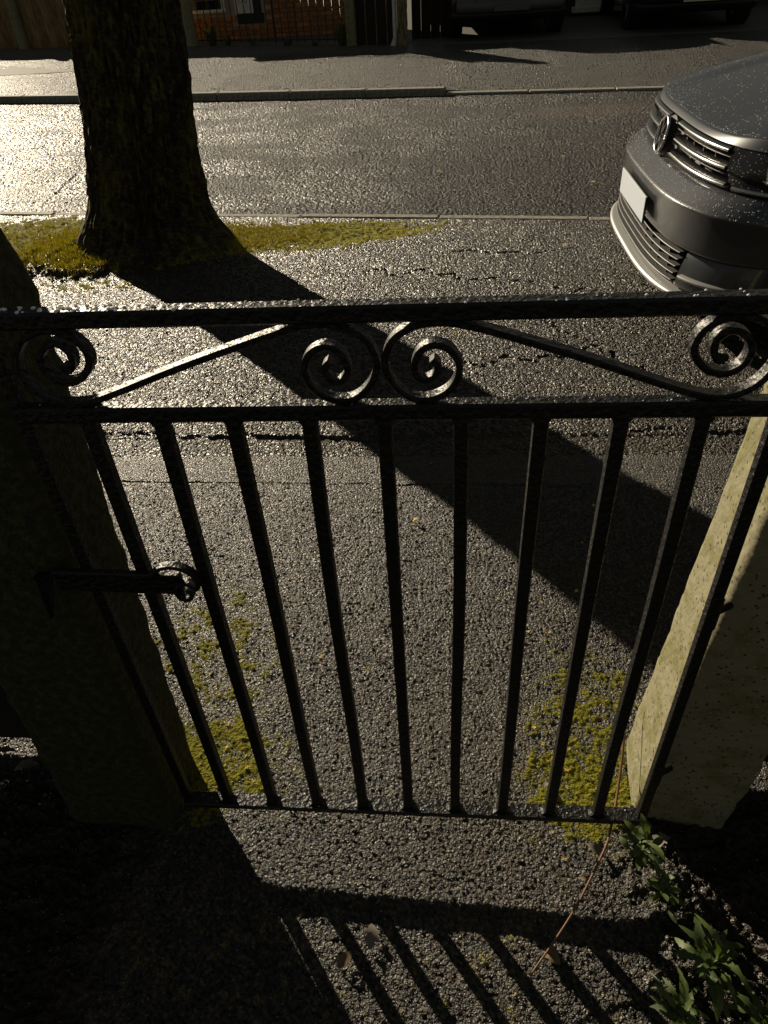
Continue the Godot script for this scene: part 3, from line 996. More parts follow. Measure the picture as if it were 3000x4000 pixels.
# ------------------------------------------------------------------ cars on the drive opposite, nose to the street
func make_drive_car(label: String, at: Vector3, turn: float, paint: Material, light_bumper: Material, plate: Material):
	var c := thing("drive_car", label, "car", at, turn)
	var f := func(th: float, y: float, inset: float) -> Vector3:
		var s := pow(absf(sin(th)), 0.62) * signf(th)
		var k := pow(maxf(cos(th), 0.0), 0.62)
		var x: float = prof([Vector2(0.26, 0.10), Vector2(0.34, 0.03), Vector2(0.46, 0.0), Vector2(0.60, 0.02), Vector2(0.80, 0.10), Vector2(0.98, 0.16)], y)
		return Vector3(x + inset + 0.45 * (1.0 - k), y, (0.91 - inset * 0.3) * s)
	var bandf := func(rows: Array, t0: float, t1: float, n: int) -> ArrayMesh:
		var nv := rows.size() - 1
		return grid(n, nv, func(u: float, v: float) -> Vector3:
			var r: Vector2 = rows[int(round(v * nv))]
			return f.call(lerpf(t0, t1, u), r.x, r.y))
	put(bandf.call([Vector2(0.25, 0.14), Vector2(0.27, 0.01), Vector2(0.33, 0.0), Vector2(0.38, 0.02), Vector2(0.385, 0.05)], -1.55, 1.55, 40), "bumper_skirt", M.plastic, c)
	put(bandf.call([Vector2(0.37, 0.06), Vector2(0.39, 0.0), Vector2(0.43, -0.015), Vector2(0.48, -0.01), Vector2(0.52, 0.0), Vector2(0.525, 0.05)], -1.0, 1.0, 40), "bumper_insert", light_bumper, c)
	put(bandf.call([Vector2(0.37, 0.03), Vector2(0.45, 0.0), Vector2(0.60, 0.0), Vector2(0.75, 0.0), Vector2(0.90, 0.0), Vector2(0.98, 0.02)], -1.55, 1.55, 50), "nose", paint, c)
	put(bandf.call([Vector2(0.60, 0.0), Vector2(0.61, -0.012), Vector2(0.79, -0.012), Vector2(0.80, 0.0)], -0.62, 0.62, 24), "grille", M.plastic, c)
	for s in [-1.0, 1.0]:
		put(bandf.call([Vector2(0.58, 0.0), Vector2(0.59, -0.014), Vector2(0.84, -0.014), Vector2(0.85, 0.0)], s * 0.78, s * 1.25, 14), "headlight", M.silver, c)
		put(bandf.call([Vector2(0.56, -0.01), Vector2(0.57, -0.022), Vector2(0.72, -0.022), Vector2(0.73, -0.01)], s * 1.02, s * 1.16, 8), "indicator", M.amber, c)
	put(box_mesh(Vector3(-0.028, 0.45, 0.0), Vector3(0.006, 0.111, 0.52), 0.002), "number_plate", plate, c)
	put(grid(20, 12, func(u: float, v: float) -> Vector3:
		var q := u * 2.0 - 1.0
		return Vector3(lerpf(f.call(q * 1.5, 0.98, 0.0).x, 1.15, v), 0.98 + 0.14 * pow(v, 0.7) - 0.05 * pow(absf(q), 4.0), q * 0.88)), "bonnet", paint, c)
	put(grid(16, 16, func(u: float, v: float) -> Vector3:
		var q := u * 2.0 - 1.0
		var x := lerpf(1.12, 4.25, v)
		var top := prof([Vector2(1.12, 1.12), Vector2(1.85, 1.42), Vector2(2.6, 1.46), Vector2(3.8, 1.40), Vector2(4.25, 1.1)], x)
		return Vector3(x, lerpf(top, 1.05, pow(absf(q), 5.0)), signf(q) * pow(absf(q), 0.6) * 0.84)), "cabin_glass", M.glass_dark, c)
	for s in [-1.0, 1.0]:
		put(grid(16, 6, func(u: float, v: float) -> Vector3:
			return Vector3(lerpf(0.46, 4.3, u), lerpf(0.34, 1.08, v), s * (0.91 - 0.04 * v * v))), "flank", paint, c)
		wheel(c, Vector3(0.85, 0.33, s * 0.80), 0.33, 0.22)
		wheel(c, Vector3(3.45, 0.33, s * 0.80), 0.33, 0.22)
	put(box_mesh(Vector3(4.28, 0.72, 0), Vector3(0.12, 0.76, 1.76), 0.05), "tail", paint, c)
	put(box_mesh(Vector3(2.3, 0.36, 0), Vector3(3.6, 0.12, 1.5), 0.02), "floor_pan", M.plastic, c)

# ------------------------------------------------------------------ the far side of the street
func make_far_side():
	# concrete kerb, stone by stone
	var kerb := Node3D.new()
	kerb.name = "kerb"
	kerb.set_meta("kind", "structure")
	add_child(kerb)
	var x := -9.0
	while x < 5.0:
		var a := Vector2(x, far_line(x))
		var b := Vector2(x + 0.905, far_line(x + 0.905))
		var d := b - a
		var top := 0.012 + 0.055 * smooth(0.6, -0.6, x + 0.45)
		var ym := top - 0.09
		put(box_mesh(Vector3.ZERO, Vector3(d.length() - 0.008, 0.20, 0.125), 0.012, Transform3D(Basis(Vector3(0, 1, 0), -d.angle()), Vector3((a.x + b.x) * 0.5, ym + 0.006 * sin(x * 7.0), (a.y + b.y) * 0.5 - 0.06))), "kerbstone", M.kerb, kerb)
		x += 0.905
	# near edging, flush with the road
	var edge := Node3D.new()
	edge.name = "edging"
	edge.set_meta("kind", "structure")
	add_child(edge)
	x = -3.6
	while x < 3.5:
		var a := Vector2(x, near_line(x))
		var b := Vector2(x + 0.905, near_line(x + 0.905))
		var d := b - a
		put(box_mesh(Vector3.ZERO, Vector3(d.length() - 0.007, 0.10, 0.066), 0.006, Transform3D(Basis(Vector3(0, 1, 0), -d.angle()), Vector3((a.x + b.x) * 0.5, -0.041 + 0.003 * sin(x * 5.0), (a.y + b.y) * 0.5))), "edging_stone", M.kerb, edge)
		x += 0.905
	# close-boarded fence between pale round posts
	var fence := thing("timber_fence", "brown vertical board fence between pale rounded concrete posts", "fence", Vector3.ZERO)
	var A := Vector2(-11.5, back_line(-11.5))
	x = -11.4
	var k := 0
	while x < -4.55:
		var z := back_line(x) - 0.10
		var slope := back_line(x + 0.1) - back_line(x - 0.1)
		put(box_mesh(Vector3.ZERO, Vector3(0.195, 1.16 + 0.02 * (k % 3), 0.018), 0.003, Transform3D(Basis(Vector3(0, 1, 0), -atan2(slope, 0.2) + 0.05), Vector3(x, 0.56, z - 0.012 * (k % 2)))), "board", M[["board_a", "board_b", "board_c"][(k * 7 + k / 3) % 3]], fence)
		x += 0.182
		k += 1
	for px in [-8.27, -6.4, -4.47]:
		var st := begin()
		var z := back_line(px) + 0.0
		tube(st, [Vector3(px, 0.02, z), Vector3(px, 0.6, z), Vector3(px, 1.14, z), Vector3(px, 1.20, z)], [0.105, 0.10, 0.095, 0.06], 14)
		put(done(st), "post", M.concrete, fence)
	# iron railing
	var rail := thing("iron_railing", "thin black iron railing in front of the brick house", "railing", Vector3.ZERO)
	x = -4.26
	k = 0
	while x < -1.55:
		var z := back_line(x)
		var st := begin()
		var thick := 0.018 if k == 11 else 0.0075
		tube(st, [Vector3(x, 0.14, z), Vector3(x, 1.05, z)], [thick, thick], 6)
		put(done(st), "bar", M.iron, rail)
		x += 0.132
		k += 1
	for y in [0.18, 1.0]:
		var st := begin()
		var P := []
		for i in 12:
			var xx := lerpf(-4.35, -1.45, i / 11.0)
			P.append(Vector3(xx, y, back_line(xx)))
		tube(st, P, [0.009], 6)
		put(done(st), "rail", M.iron, rail)
	# posts and the dark boards beyond the railing
	var o := put(rough_post(0.15, 0.15, 1.1, 0.004, 0.05, 4.0), "railing_post", M.concrete)
	o.position = Vector3(-1.46, 0.05, back_line(-1.46))
	tag(o, "square rough concrete post at the end of the iron railing", "post")
	var df := thing("dark_fence", "short dark board fence with pale strips painted as light in its gaps", "fence", Vector3.ZERO)
	for i in 4:
		var xx := -1.30 + i * 0.172
		put(box_mesh(Vector3.ZERO, Vector3(0.158, 1.05, 0.02), 0.003, Transform3D(Basis(Vector3(0, 1, 0), -0.40), Vector3(xx, 0.62, back_line(xx) - 0.02))), "board", M.board_dark, df)
		put(box_mesh(Vector3.ZERO, Vector3(0.010, 1.0, 0.012), 0.001, Transform3D(Basis(Vector3(0, 1, 0), -0.40), Vector3(xx + 0.086, 0.60, back_line(xx + 0.086) - 0.012))), "gap_light_strip", M.timber, df)  # pale strip painted in as the light between two boards
	var dp := thing("downpipe", "white plastic drainpipe with a flared foot against the timber post", "pipe", Vector3(-0.74, 0.08, back_line(-0.74) + 0.02))
	var st2 := begin()
	tube(st2, [Vector3(0, 0.12, 0), Vector3(0, 1.1, 0)], [0.034, 0.034], 12)
	put(done(st2), "pipe", M.white, dp)
	st2 = begin()
	tube(st2, [Vector3(-0.03, 0.0, 0.05), Vector3(0, 0.11, 0)], [0.055, 0.036], 12)
	put(done(st2), "shoe", M.white, dp)
	o = put(rough_post(0.145, 0.145, 1.1, 0.005, 0.04, 14.0), "timber_post", M.timber)
	o.position = Vector3(-0.62, 0.05, back_line(-0.62))
	tag(o, "weathered square timber post at the mouth of the drive", "post")
	# brick house behind the railing: mortar wall with bricks, windows, door panel
	var hz := -15.0
	var h := thing("brick_house", "red-brown brick house front with white window frames behind the railing", "house", Vector3.ZERO)
	var wall := put(box_mesh(Vector3(-3.1, 0.80, hz - 0.14), Vector3(4.4, 1.5, 0.25)), "wall", M.mortar, h)
	var br := {}
	for v in 4:
		br[v] = box_mesh(Vector3.ZERO, Vector3(0.214, 0.064, 0.03), 0.003)
	var half_b := box_mesh(Vector3.ZERO, Vector3(0.102, 0.064, 0.03), 0.003)
	var row := 0
	var y := 0.10
	while y < 0.99:
		var bx := -5.3 + (0.112 if row % 2 else 0.0)
		var col := 0
		while bx < -0.92:
			var free := true
			for q in [[-4.75, -4.00, 0.505, 2.0], [-3.83, -3.29, 0.34, 2.0]]:
				if bx + 0.10 > q[0] and bx - 0.10 < q[1] and y + 0.03 > q[2]: free = false
			if free and bx > -4.95:
				var b := MeshInstance3D.new()
				b.mesh = br[0]
				b.material_override = M["brick%d" % ((row * 5 + col * 3 + (row * col) % 4) % 4)]
				b.name = "brick"
				b.position = Vector3(bx, y, hz - 0.002 + 0.002 * ((row + col) % 3))
				wall.add_child(b, true)
			bx += 0.225
			col += 1
		y += 0.0755
		row += 1
	# window
	var win := Node3D.new()
	win.name = "window"
	h.add_child(win, true)
	put(box_mesh(Vector3(-4.37, 1.05, hz + 0.005), Vector3(0.66, 1.00, 0.02)), "pane", M.glass_dark, win)
	put(box_mesh(Vector3(-4.37, 0.535, hz + 0.035), Vector3(0.76, 0.05, 0.09), 0.006), "sill", M.white, win)
	for xx in [-4.70, -4.04]:
		put(box_mesh(Vector3(xx, 1.05, hz + 0.02), Vector3(0.06, 1.0, 0.06), 0.004), "frame", M.white, win)
	for yy in [0.70, 1.0, 1.3]:
		put(box_mesh(Vector3(-4.37, yy, hz + 0.022), Vector3(0.64, 0.014, 0.012)), "glazing_bar", M.plastic_grey, win)
	# white door panel with scrollwork, black panels painted in as its recess shade
	var door := Node3D.new()
	door.name = "door"
	h.add_child(door, true)
	put(box_mesh(Vector3(-3.66, 1.10, hz + 0.01), Vector3(0.34, 1.26, 0.05), 0.004), "leaf", M.white, door)
	put(box_mesh(Vector3(-3.42, 1.03, hz - 0.01), Vector3(0.15, 1.40, 0.02)), "recess_shade_side", M.plastic, door)
	put(box_mesh(Vector3(-3.56, 0.39, hz + 0.0), Vector3(0.50, 0.15, 0.03)), "recess_shade_low", M.plastic, door)
	var sc := begin()
	for s in [-1.0, 1.0]:
		ribbon(sc, spline([Vector2(-3.66 + s * 0.06, 0.70), Vector2(-3.66 + s * 0.075, 0.66), Vector2(-3.66 + s * 0.045, 0.63), Vector2(-3.66 + s * 0.01, 0.68), Vector2(-3.66 + s * 0.03, 0.78)], 5), 0.007, 0.006, hz + 0.038)
	put(done(sc), "scrollwork", M.iron, door)
	put(box_mesh(Vector3(-3.1, 1.60, hz - 0.12), Vector3(4.6, 0.10, 0.5), 0.01), "roof", M.render_dark, h)
	# dark rendered house behind the drive, with a white panelled door
	var h2 := thing("rendered_house", "dark rendered house front with white panelled door behind the parked cars", "house", Vector3.ZERO)
	put(box_mesh(Vector3(3.4, 0.90, -15.9), Vector3(7.6, 1.7, 0.25)), "wall", M.render_dark, h2)
	put(box_mesh(Vector3(3.4, 1.8, -15.9), Vector3(7.8, 0.1, 0.5), 0.01), "roof", M.render_dark, h2)
	var d2 := Node3D.new()
	d2.name = "door"
	h2.add_child(d2, true)
	var dz := -15.74
	put(box_mesh(Vector3(3.02, 0.95, dz), Vector3(1.16, 1.5, 0.06), 0.004), "leaf", M.white, d2)
	put(box_mesh(Vector3(2.63, 0.95, dz + 0.045), Vector3(0.05, 1.5, 0.03), 0.004), "frame", M.white, d2)
	put(box_mesh(Vector3(3.02, 0.18, dz + 0.10), Vector3(1.30, 0.09, 0.20), 0.01), "step", M.white, d2)
	for q in [[2.47, 0.16], [2.86, 0.20], [3.16, 0.20], [3.45, 0.16]]:
		var fr := Node3D.new()
		fr.name = "panel"
		d2.add_child(fr, true)
		put(box_mesh(Vector3(q[0], 0.90, dz + 0.035), Vector3(q[1] - 0.05, 0.86, 0.02), 0.008), "field", M.white, fr)
		for s in [-1, 1]:
			put(box_mesh(Vector3(q[0] + s * q[1] * 0.5, 0.90, dz + 0.04), Vector3(0.018, 0.95, 0.03), 0.004), "moulding", M.white, fr)
		put(box_mesh(Vector3(q[0], 0.43, dz + 0.04), Vector3(q[1], 0.018, 0.03), 0.004), "moulding", M.white, fr)
	make_drive_car("dark upright car with amber indicators parked nose-out next to the timber post", Vector3(1.03, 0.06, -12.45), PI / 2 + 0.06, M.paint_black, M.plastic_grey, M.plastic_grey)
	make_drive_car("dark car with a cream number plate parked in front of the white panelled door", Vector3(3.72, 0.06, -12.15), PI / 2 - 0.02, M.paint_black, M.paint_black, M.plate_yellow)
	var bg := thing("added_dark_screen", "low dark board screen added to darken the gap beside the timber post", "gate", Vector3.ZERO)  # added boards that black out the bright ground in this gap
	for i in 5:
		put(box_mesh(Vector3(-0.44 + i * 0.155, 0.55, -13.3 + 0.01 * (i % 2)), Vector3(0.15, 0.98, 0.02), 0.003), "board", M.board_dark, bg)
	put(box_mesh(Vector3(-0.13, 0.85, -13.28), Vector3(0.77, 0.07, 0.03), 0.003), "rail", M.board_dark, bg)
	# weeds along the railing
	for q in [[-4.05, 0.34, 12, 0], [-3.75, 0.20, 12, 1], [-3.2, 0.14, 10, 2], [-2.6, 0.10, 9, 3], [-1.62, 0.36, 16, 4], [-2.1, 0.10, 9, 5]]:
		weed(Vector3(q[0], 0.09, back_line(q[0]) + 0.03), q[1], q[2], ["tall leafy weed by the pale fence post at the railing", "bushy low weed under the white window frame", "small weed at the foot of the railing near the door", "tiny weed under the middle of the railing", "bright yellow-green shrub against the rough concrete post", "tiny weed beside the yellow-green shrub"][q[3]])

func blade(st: SurfaceTool, p: Vector3, d: Vector3, up: float, w: float, l: float):
	st.set_smooth_group(0)
	var s := d.cross(Vector3.UP).normalized() * w
	var prev := [p - s * 0.5, p + s * 0.5]
	for i in range(1, 5):
		var t := i / 4.0
		var c := p + d * l * (t * 0.7) + Vector3(0, up * (t - 0.45 * t * t), 0)
		var ww: float = [1.0, 1.25, 1.0, 0.55, 0.05][i]
		var q := [c - s * 0.5 * ww, c + s * 0.5 * ww]
		quad(st, prev[0], prev[1], q[1], q[0])
		prev = q

func weed(at: Vector3, h: float, n: int, label: String):
	var w := thing("weed", label, "plant", at, 0.0, "weeds along the railing")
	for k in n:
		var a := rng.randf() * TAU
		var st := begin()
		blade(st, Vector3(rng.randf_range(-0.06, 0.06), 0, rng.randf_range(-0.03, 0.03)), Vector3(cos(a), 0, sin(a)), h * rng.randf_range(1.0, 1.9), 0.045, h * 0.8)
		put(done(st), "leaf", M[["leaf_a", "leaf_b", "leaf_b"][k % 3]], w)

# ------------------------------------------------------------------ small things on the ground
# a toothed dandelion-like leaf lying out from the crown
func toothed_leaf(l: float, w: float, rise: float, droop: float, teeth: int, sd: float) -> ArrayMesh:
	var st := begin()
	st.set_smooth_group(0)
	var n := teeth * 4
	var prev := []
	for i in n + 1:
		var t := float(i) / n
		var env := sin(PI * pow(t, 0.75)) * (0.35 + 0.65 * t) + 0.08
		var saw := 0.45 + 0.55 * (1.0 - fmod(t * teeth, 1.0))
		var hw := w * 0.5 * env * (saw if t < 0.86 else 1.0) * (0.02 if i == n else 1.0)
		var c := Vector3(l * t, rise * sin(t * PI * 0.75) - droop * t * t, 0.02 * l * sin(t * 5.0 + sd))
		var row := [c + Vector3(-hw * 0.25, hw * 0.28, -hw), c, c + Vector3(-hw * 0.25, hw * 0.28, hw)]
		if i > 0:
			quad(st, prev[0], prev[1], row[1], row[0])
			quad(st, prev[1], prev[2], row[2], row[1])
		prev = row
	return done(st)

func round_leaf(l: float, w: float, cup: float) -> ArrayMesh:
	var st := begin()
	st.set_smooth_group(0)
	var prev := []
	for i in 9:
		var t := i / 8.0
		var hw := w * 0.5 * maxf(pow(sin(PI * clampf((t - 0.2) / 0.8, 0, 1)), 0.6), 0.10 if t < 0.3 else 0.0)
		var c := Vector3(l * t, cup * t * (1.2 - t), 0)
		var row := [c + Vector3(0, hw * 0.25, -hw), c, c + Vector3(0, hw * 0.25, hw)]
		if i > 0:
			quad(st, prev[0], prev[1], row[1], row[0])
			quad(st, prev[1], prev[2], row[2], row[1])
		prev = row
	return done(st)

func rosette(at: Vector3, label: String, n: int, l: float, w: float, toothed: bool, lift: float):
	var r := thing("dandelion" if toothed else "groundsel", label, "plant", at, 0.0, "weeds in the bed by the pale post")
	var kinds := []
	for k in 4:
		kinds.append(toothed_leaf(l * (0.8 + 0.15 * k), w, lift, lift * 0.8, 5, k * 2.0) if toothed else round_leaf(l * (0.7 + 0.2 * k), w, lift))
	for k in n:
		var o := MeshInstance3D.new()
		o.mesh = kinds[k % 4]
		o.material_override = M[["leaf_a", "leaf_b", "leaf_c"][k % 3]]
		o.name = "leaf"
		var a := k * 2.4 + rng.randf_range(-0.3, 0.3)
		o.transform = Transform3D(Basis(Vector3.UP, a) * Basis(Vector3(0, 0, 1), rng.randf_range(-0.05, 0.75)) * Basis(Vector3(1, 0, 0), rng.randf_range(-0.4, 0.4)), Vector3(rng.randf_range(-0.012, 0.012), 0.004 + 0.002 * k, rng.randf_range(-0.012, 0.012)))
		r.add_child(o, true)

# wet rounded chippings standing out of the tarmac
func chippings(parent: Node, n: int, place: Callable, r0: float, r1: float):
	var mm := MultiMesh.new()
	mm.transform_format = MultiMesh.TRANSFORM_3D
	mm.mesh = bead()
	mm.instance_count = n
	for k in n:
		var p: Vector3 = place.call()
		var s := rng.randf_range(r0, r1)
		mm.set_instance_transform(k, Transform3D((Basis(Vector3.UP, rng.randf() * TAU) * Basis(Vector3(1, 0, 0), rng.randf_range(-0.5, 0.5))).scaled(Vector3(s, s * rng.randf_range(0.5, 0.8), s * rng.randf_range(0.6, 1.0))), p))
	var o := MultiMeshInstance3D.new()
	o.multimesh = mm
	o.material_override = M.chip
	o.name = "wet_chippings"
	o.set_meta("kind", "stuff")
	parent.add_child(o)

func make_small():
	# bramble runner from behind the pale post across the path
	var st := begin()
	var P := spline([Vector3(0.437, 0.16, -0.22), Vector3(0.428, 0.10, -0.13), Vector3(0.410, 0.055, -0.055), Vector3(0.392, 0.045, 0.00), Vector3(0.372, 0.055, 0.05), Vector3(0.345, 0.05, 0.095), Vector3(0.305, 0.035, 0.155), Vector3(0.265, 0.022, 0.205), Vector3(0.215, 0.010, 0.262)], 6)
	var R := []
	for i in P.size(): R.append(0.0030 - 0.0012 * i / P.size())
	tube(st, P, R, 7)
	var o := put(done(st), "trailing_stem", M.stem)
	tag(o, "thin reddish-brown trailing stem arching from the pale post over the path", "stem")
	rosette(Vector3(0.435, 0.008, 0.055), "leafy green weed with rounded leaves at the foot of the pale post", 34, 0.038, 0.013, false, 0.024)
	rosette(Vector3(0.46, 0.010, 0.13), "low weed with rounded leaves between stem and dandelions", 26, 0.032, 0.010, false, 0.016)
	rosette(Vector3(0.50, 0.012, 0.245), "large toothed dandelion growing beside the trailing stem's weeds", 22, 0.066, 0.026, true, 0.03)
	rosette(Vector3(0.44, 0.010, 0.315), "smaller dandelion with narrow toothed leaves at the path edge", 26, 0.048, 0.017, true, 0.02)
	rosette(Vector3(0.565, 0.012, 0.32), "pale-leaved dandelion deeper in the bed", 16, 0.066, 0.020, true, 0.03)
	# fallen blossoms
	var star := begin()
	star.set_smooth_group(-1)
	for k in 5:
		var a := k * TAU / 5
		var p := Vector3(cos(a), 0, sin(a))
		var s := Vector3(-sin(a), 0, cos(a))
		var b := Vector3(0, 0.35, 0)
		quad(star, b * 0.5, p * 0.5 + s * 0.28 + b, p * 1.0 + Vector3(0, 0.15 + 0.4 * (k % 2), 0), p * 0.5 - s * 0.28 + b)
	var star_m := done(star)
	var spots := [[0.21, -0.63], [0.32, -0.62], [0.33, -0.52], [0.28, -0.52], [0.12, -0.86], [0.16, -0.83], [0.18, -0.80], [-0.03, -0.93], [0.30, -0.30], [0.27, -0.24], [0.29, -0.16], [0.31, -0.12], [0.33, -0.14], [0.285, -0.20], [0.30, -0.18], [0.325, -0.10], [0.34, -0.19], [-0.42, -0.16], [-0.39, -0.13], [-0.36, -0.11], [-0.43, -0.22], [-0.40, -0.07], [-0.37, -0.14], [-0.34, -0.08], [-0.47, -0.30], [-0.51, -0.36], [-0.44, -0.40], [-0.30, -0.33], [-0.24, -0.42], [-0.12, -0.38], [0.24, 0.02], [0.30, 0.05], [-0.08, -0.55], [0.42, -0.66], [0.46, -0.85], [-0.33, -0.52], [0.02, -1.25], [0.36, -0.34], [0.52, -1.02], [-0.55, -0.6]]
	for s in spots:
		var b := put(star_m, "fallen_blossom", M.blossom)
		b.position = Vector3(s[0], pavement(s[0], s[1])[0] + 0.001, s[1])
		var sc := rng.randf_range(0.0042, 0.0078)
		b.transform.basis = (Basis(Vector3.UP, rng.randf() * TAU) * Basis(Vector3(1, 0, 0), rng.randf_range(-0.4, 0.4))).scaled(Vector3(sc, sc, sc))
		var wh := "tiny yellow star-shaped blossom fallen on the bare asphalt beyond the gate"
		if s[1] > -0.02: wh = "tiny yellow star-shaped blossom fallen on the path inside the gate"
		elif s[0] < -0.28 and s[1] > -0.45: wh = "tiny yellow star-shaped blossom fallen in the moss by the latch-side post"
		elif s[0] > 0.25 and s[1] > -0.4: wh = "tiny yellow star-shaped blossom fallen in the moss by the pale post"
		tag(b, wh, "blossom", "fallen blossoms")
	# dead leaves
	for q in [[-0.06, 0.229, 0.036, 0.03, "dead_b", "crumpled tan dead leaf between the shadows of the gate bars"], [-0.115, 0.262, 0.03, 0.025, "dead", "darker dead leaf lying under the shadow of a gate bar"], [0.245, 0.213, 0.032, 0.028, "dead", "tan dead leaf next to the trailing stem's end"], [0.322, 0.085, 0.020, 0.009, "dead", "small brown curled leaf on the path near the trailing stem"], [0.29, -0.105, 0.022, 0.012, "dead_b", "grey leaf lying on moss beside the bottom rail"], [0.375, 0.035, 0.030, 0.024, "dead_b", "grey dead leaf under the rounded-leaf weed"], [-0.03, -0.935, 0.020, 0.016, "blossom", "yellow curled leaf alone on the open path beyond the gate"], [-0.83, -0.10, 0.05, 0.03, "dead_b", "pale dead leaf in the sunlit gap under the boundary panel"], [-0.90, -0.13, 0.05, 0.022, "dead", "brown leaf in the sunlit gap under the boundary panel"], [-0.77, -0.14, 0.03, 0.02, "dead_b", "small pale leaf in the gap by the mossy post"], [0.47, 0.02, 0.04, 0.03, "dead_b", "grey leaf in the bed against the pale post"]]:
		var l := put(toothed_leaf(q[2] * 1.1, q[3] * 1.5, 0.010, 0.004, 3, q[0] * 40.0), "dead_leaf", M[q[4]])
		l.position = Vector3(q[0], pavement(q[0], q[1])[0] + 0.004, q[1])
		l.rotation = Vector3(rng.randf_range(-0.3, 0.3), rng.randf() * TAU, rng.randf_range(-0.1, 0.3))
		tag(l, q[5], "leaf", "dead leaves")
	for q in [[1.05, -4.6, "yellowed leaf on the road nearest the grey car's plate"], [0.95, -5.3, "yellowed leaf on the open road beyond the grey car's nose"], [0.75, -3.35, "yellowed leaf on the pavement beside the grey car's front lip"], [2.0, -9.6, "yellowed leaf on the far pavement by the kerb"], [2.9, -10.6, "yellowed leaf on the far pavement in front of the drive"], [0.0, -5.0, "yellowed leaf on the road beside the bitumen seam"]]:
		var l := put(round_leaf(0.05, 0.03, 0.012), "street_leaf", M.blossom)
		l.position = Vector3(q[0], 0.012 if q[1] > -8.0 else 0.06, q[1])
		l.rotation.y = rng.randf() * TAU
		tag(l, q[2], "leaf", "leaves on the street")

func make_grass():
	# grass round the foot of the tree
	var st := begin()
	for k in 3:
		var a := k * 2.1
		var d := Vector3(cos(a), 0, sin(a))
		var s := Vector3(-sin(a), 0, cos(a)) * 0.0022
		var b := d * 0.004
		quad(st, b - s, b + s, b + d * 0.010 + s * 0.8 + Vector3(0, 0.020, 0), b + d * 0.010 - s * 0.8 + Vector3(0, 0.020, 0))
		quad(st, b + d * 0.010 - s * 0.8 + Vector3(0, 0.020, 0), b + d * 0.010 + s * 0.8 + Vector3(0, 0.020, 0), b + d * 0.026 + Vector3(0, 0.034, 0), b + d * 0.026 + Vector3(0, 0.034, 0))
	var mm := MultiMesh.new()
	mm.transform_format = MultiMesh.TRANSFORM_3D
	mm.use_colors = true
	mm.mesh = done(st)
	var T := []
	var tries := 0
	while T.size() < 8500 and tries < 120000:
		tries += 1
		var x := rng.randf_range(-3.3, -0.5)
		var z := rng.randf_range(-4.3, -2.9)
		if z < near_line(x) + 0.03: continue
		var w := blob(x, z, -1.75, -3.62, 0.95, 0.66) * 1.1 + blob(x, z, -1.05, -3.70, 0.85, 0.36) * 0.85 + blob(x, z, -2.6, -3.75, 1.0, 0.6) * 0.6 + blob(x, z, -2.1, -3.35, 0.7, 0.40) * 0.8
		w += n_mid.get_noise_2d(x, z) * 0.5 + n_big.get_noise_2d(x * 3.0, z * 3.0) * 0.4 - 0.42
		if rng.randf() > w * 1.6: continue
		if Vector2(x - TREE.x, z - TREE.z).length() < 0.40: continue
		T.append(Vector3(x, pavement(x, z)[0] - 0.002, z))
	mm.instance_count = T.size()
	for k in T.size():
		var s := rng.randf_range(0.3, 0.6) + 0.55 * rng.randf() * blob(T[k].x, T[k].z, -1.8, -3.55, 0.9, 0.7)
		mm.set_instance_transform(k, Transform3D((Basis(Vector3.UP, rng.randf() * TAU) * Basis(Vector3(1, 0, 0), rng.randf_range(-0.3, 0.3))).scaled(Vector3(s, s * rng.randf_range(0.7, 1.3), s)), T[k]))
		var q := rng.randf()
		mm.set_instance_color(k, Color(0.24, 0.25, 0.02).lerp(Color(0.50, 0.43, 0.045), q))
	var o := MultiMeshInstance3D.new()
	o.multimesh = mm
	o.material_override = M.grass
	o.name = "verge_grass"
	tag(o, "short yellow-green grass round the foot of the street tree", "grass", "", "stuff")
	add_child(o)

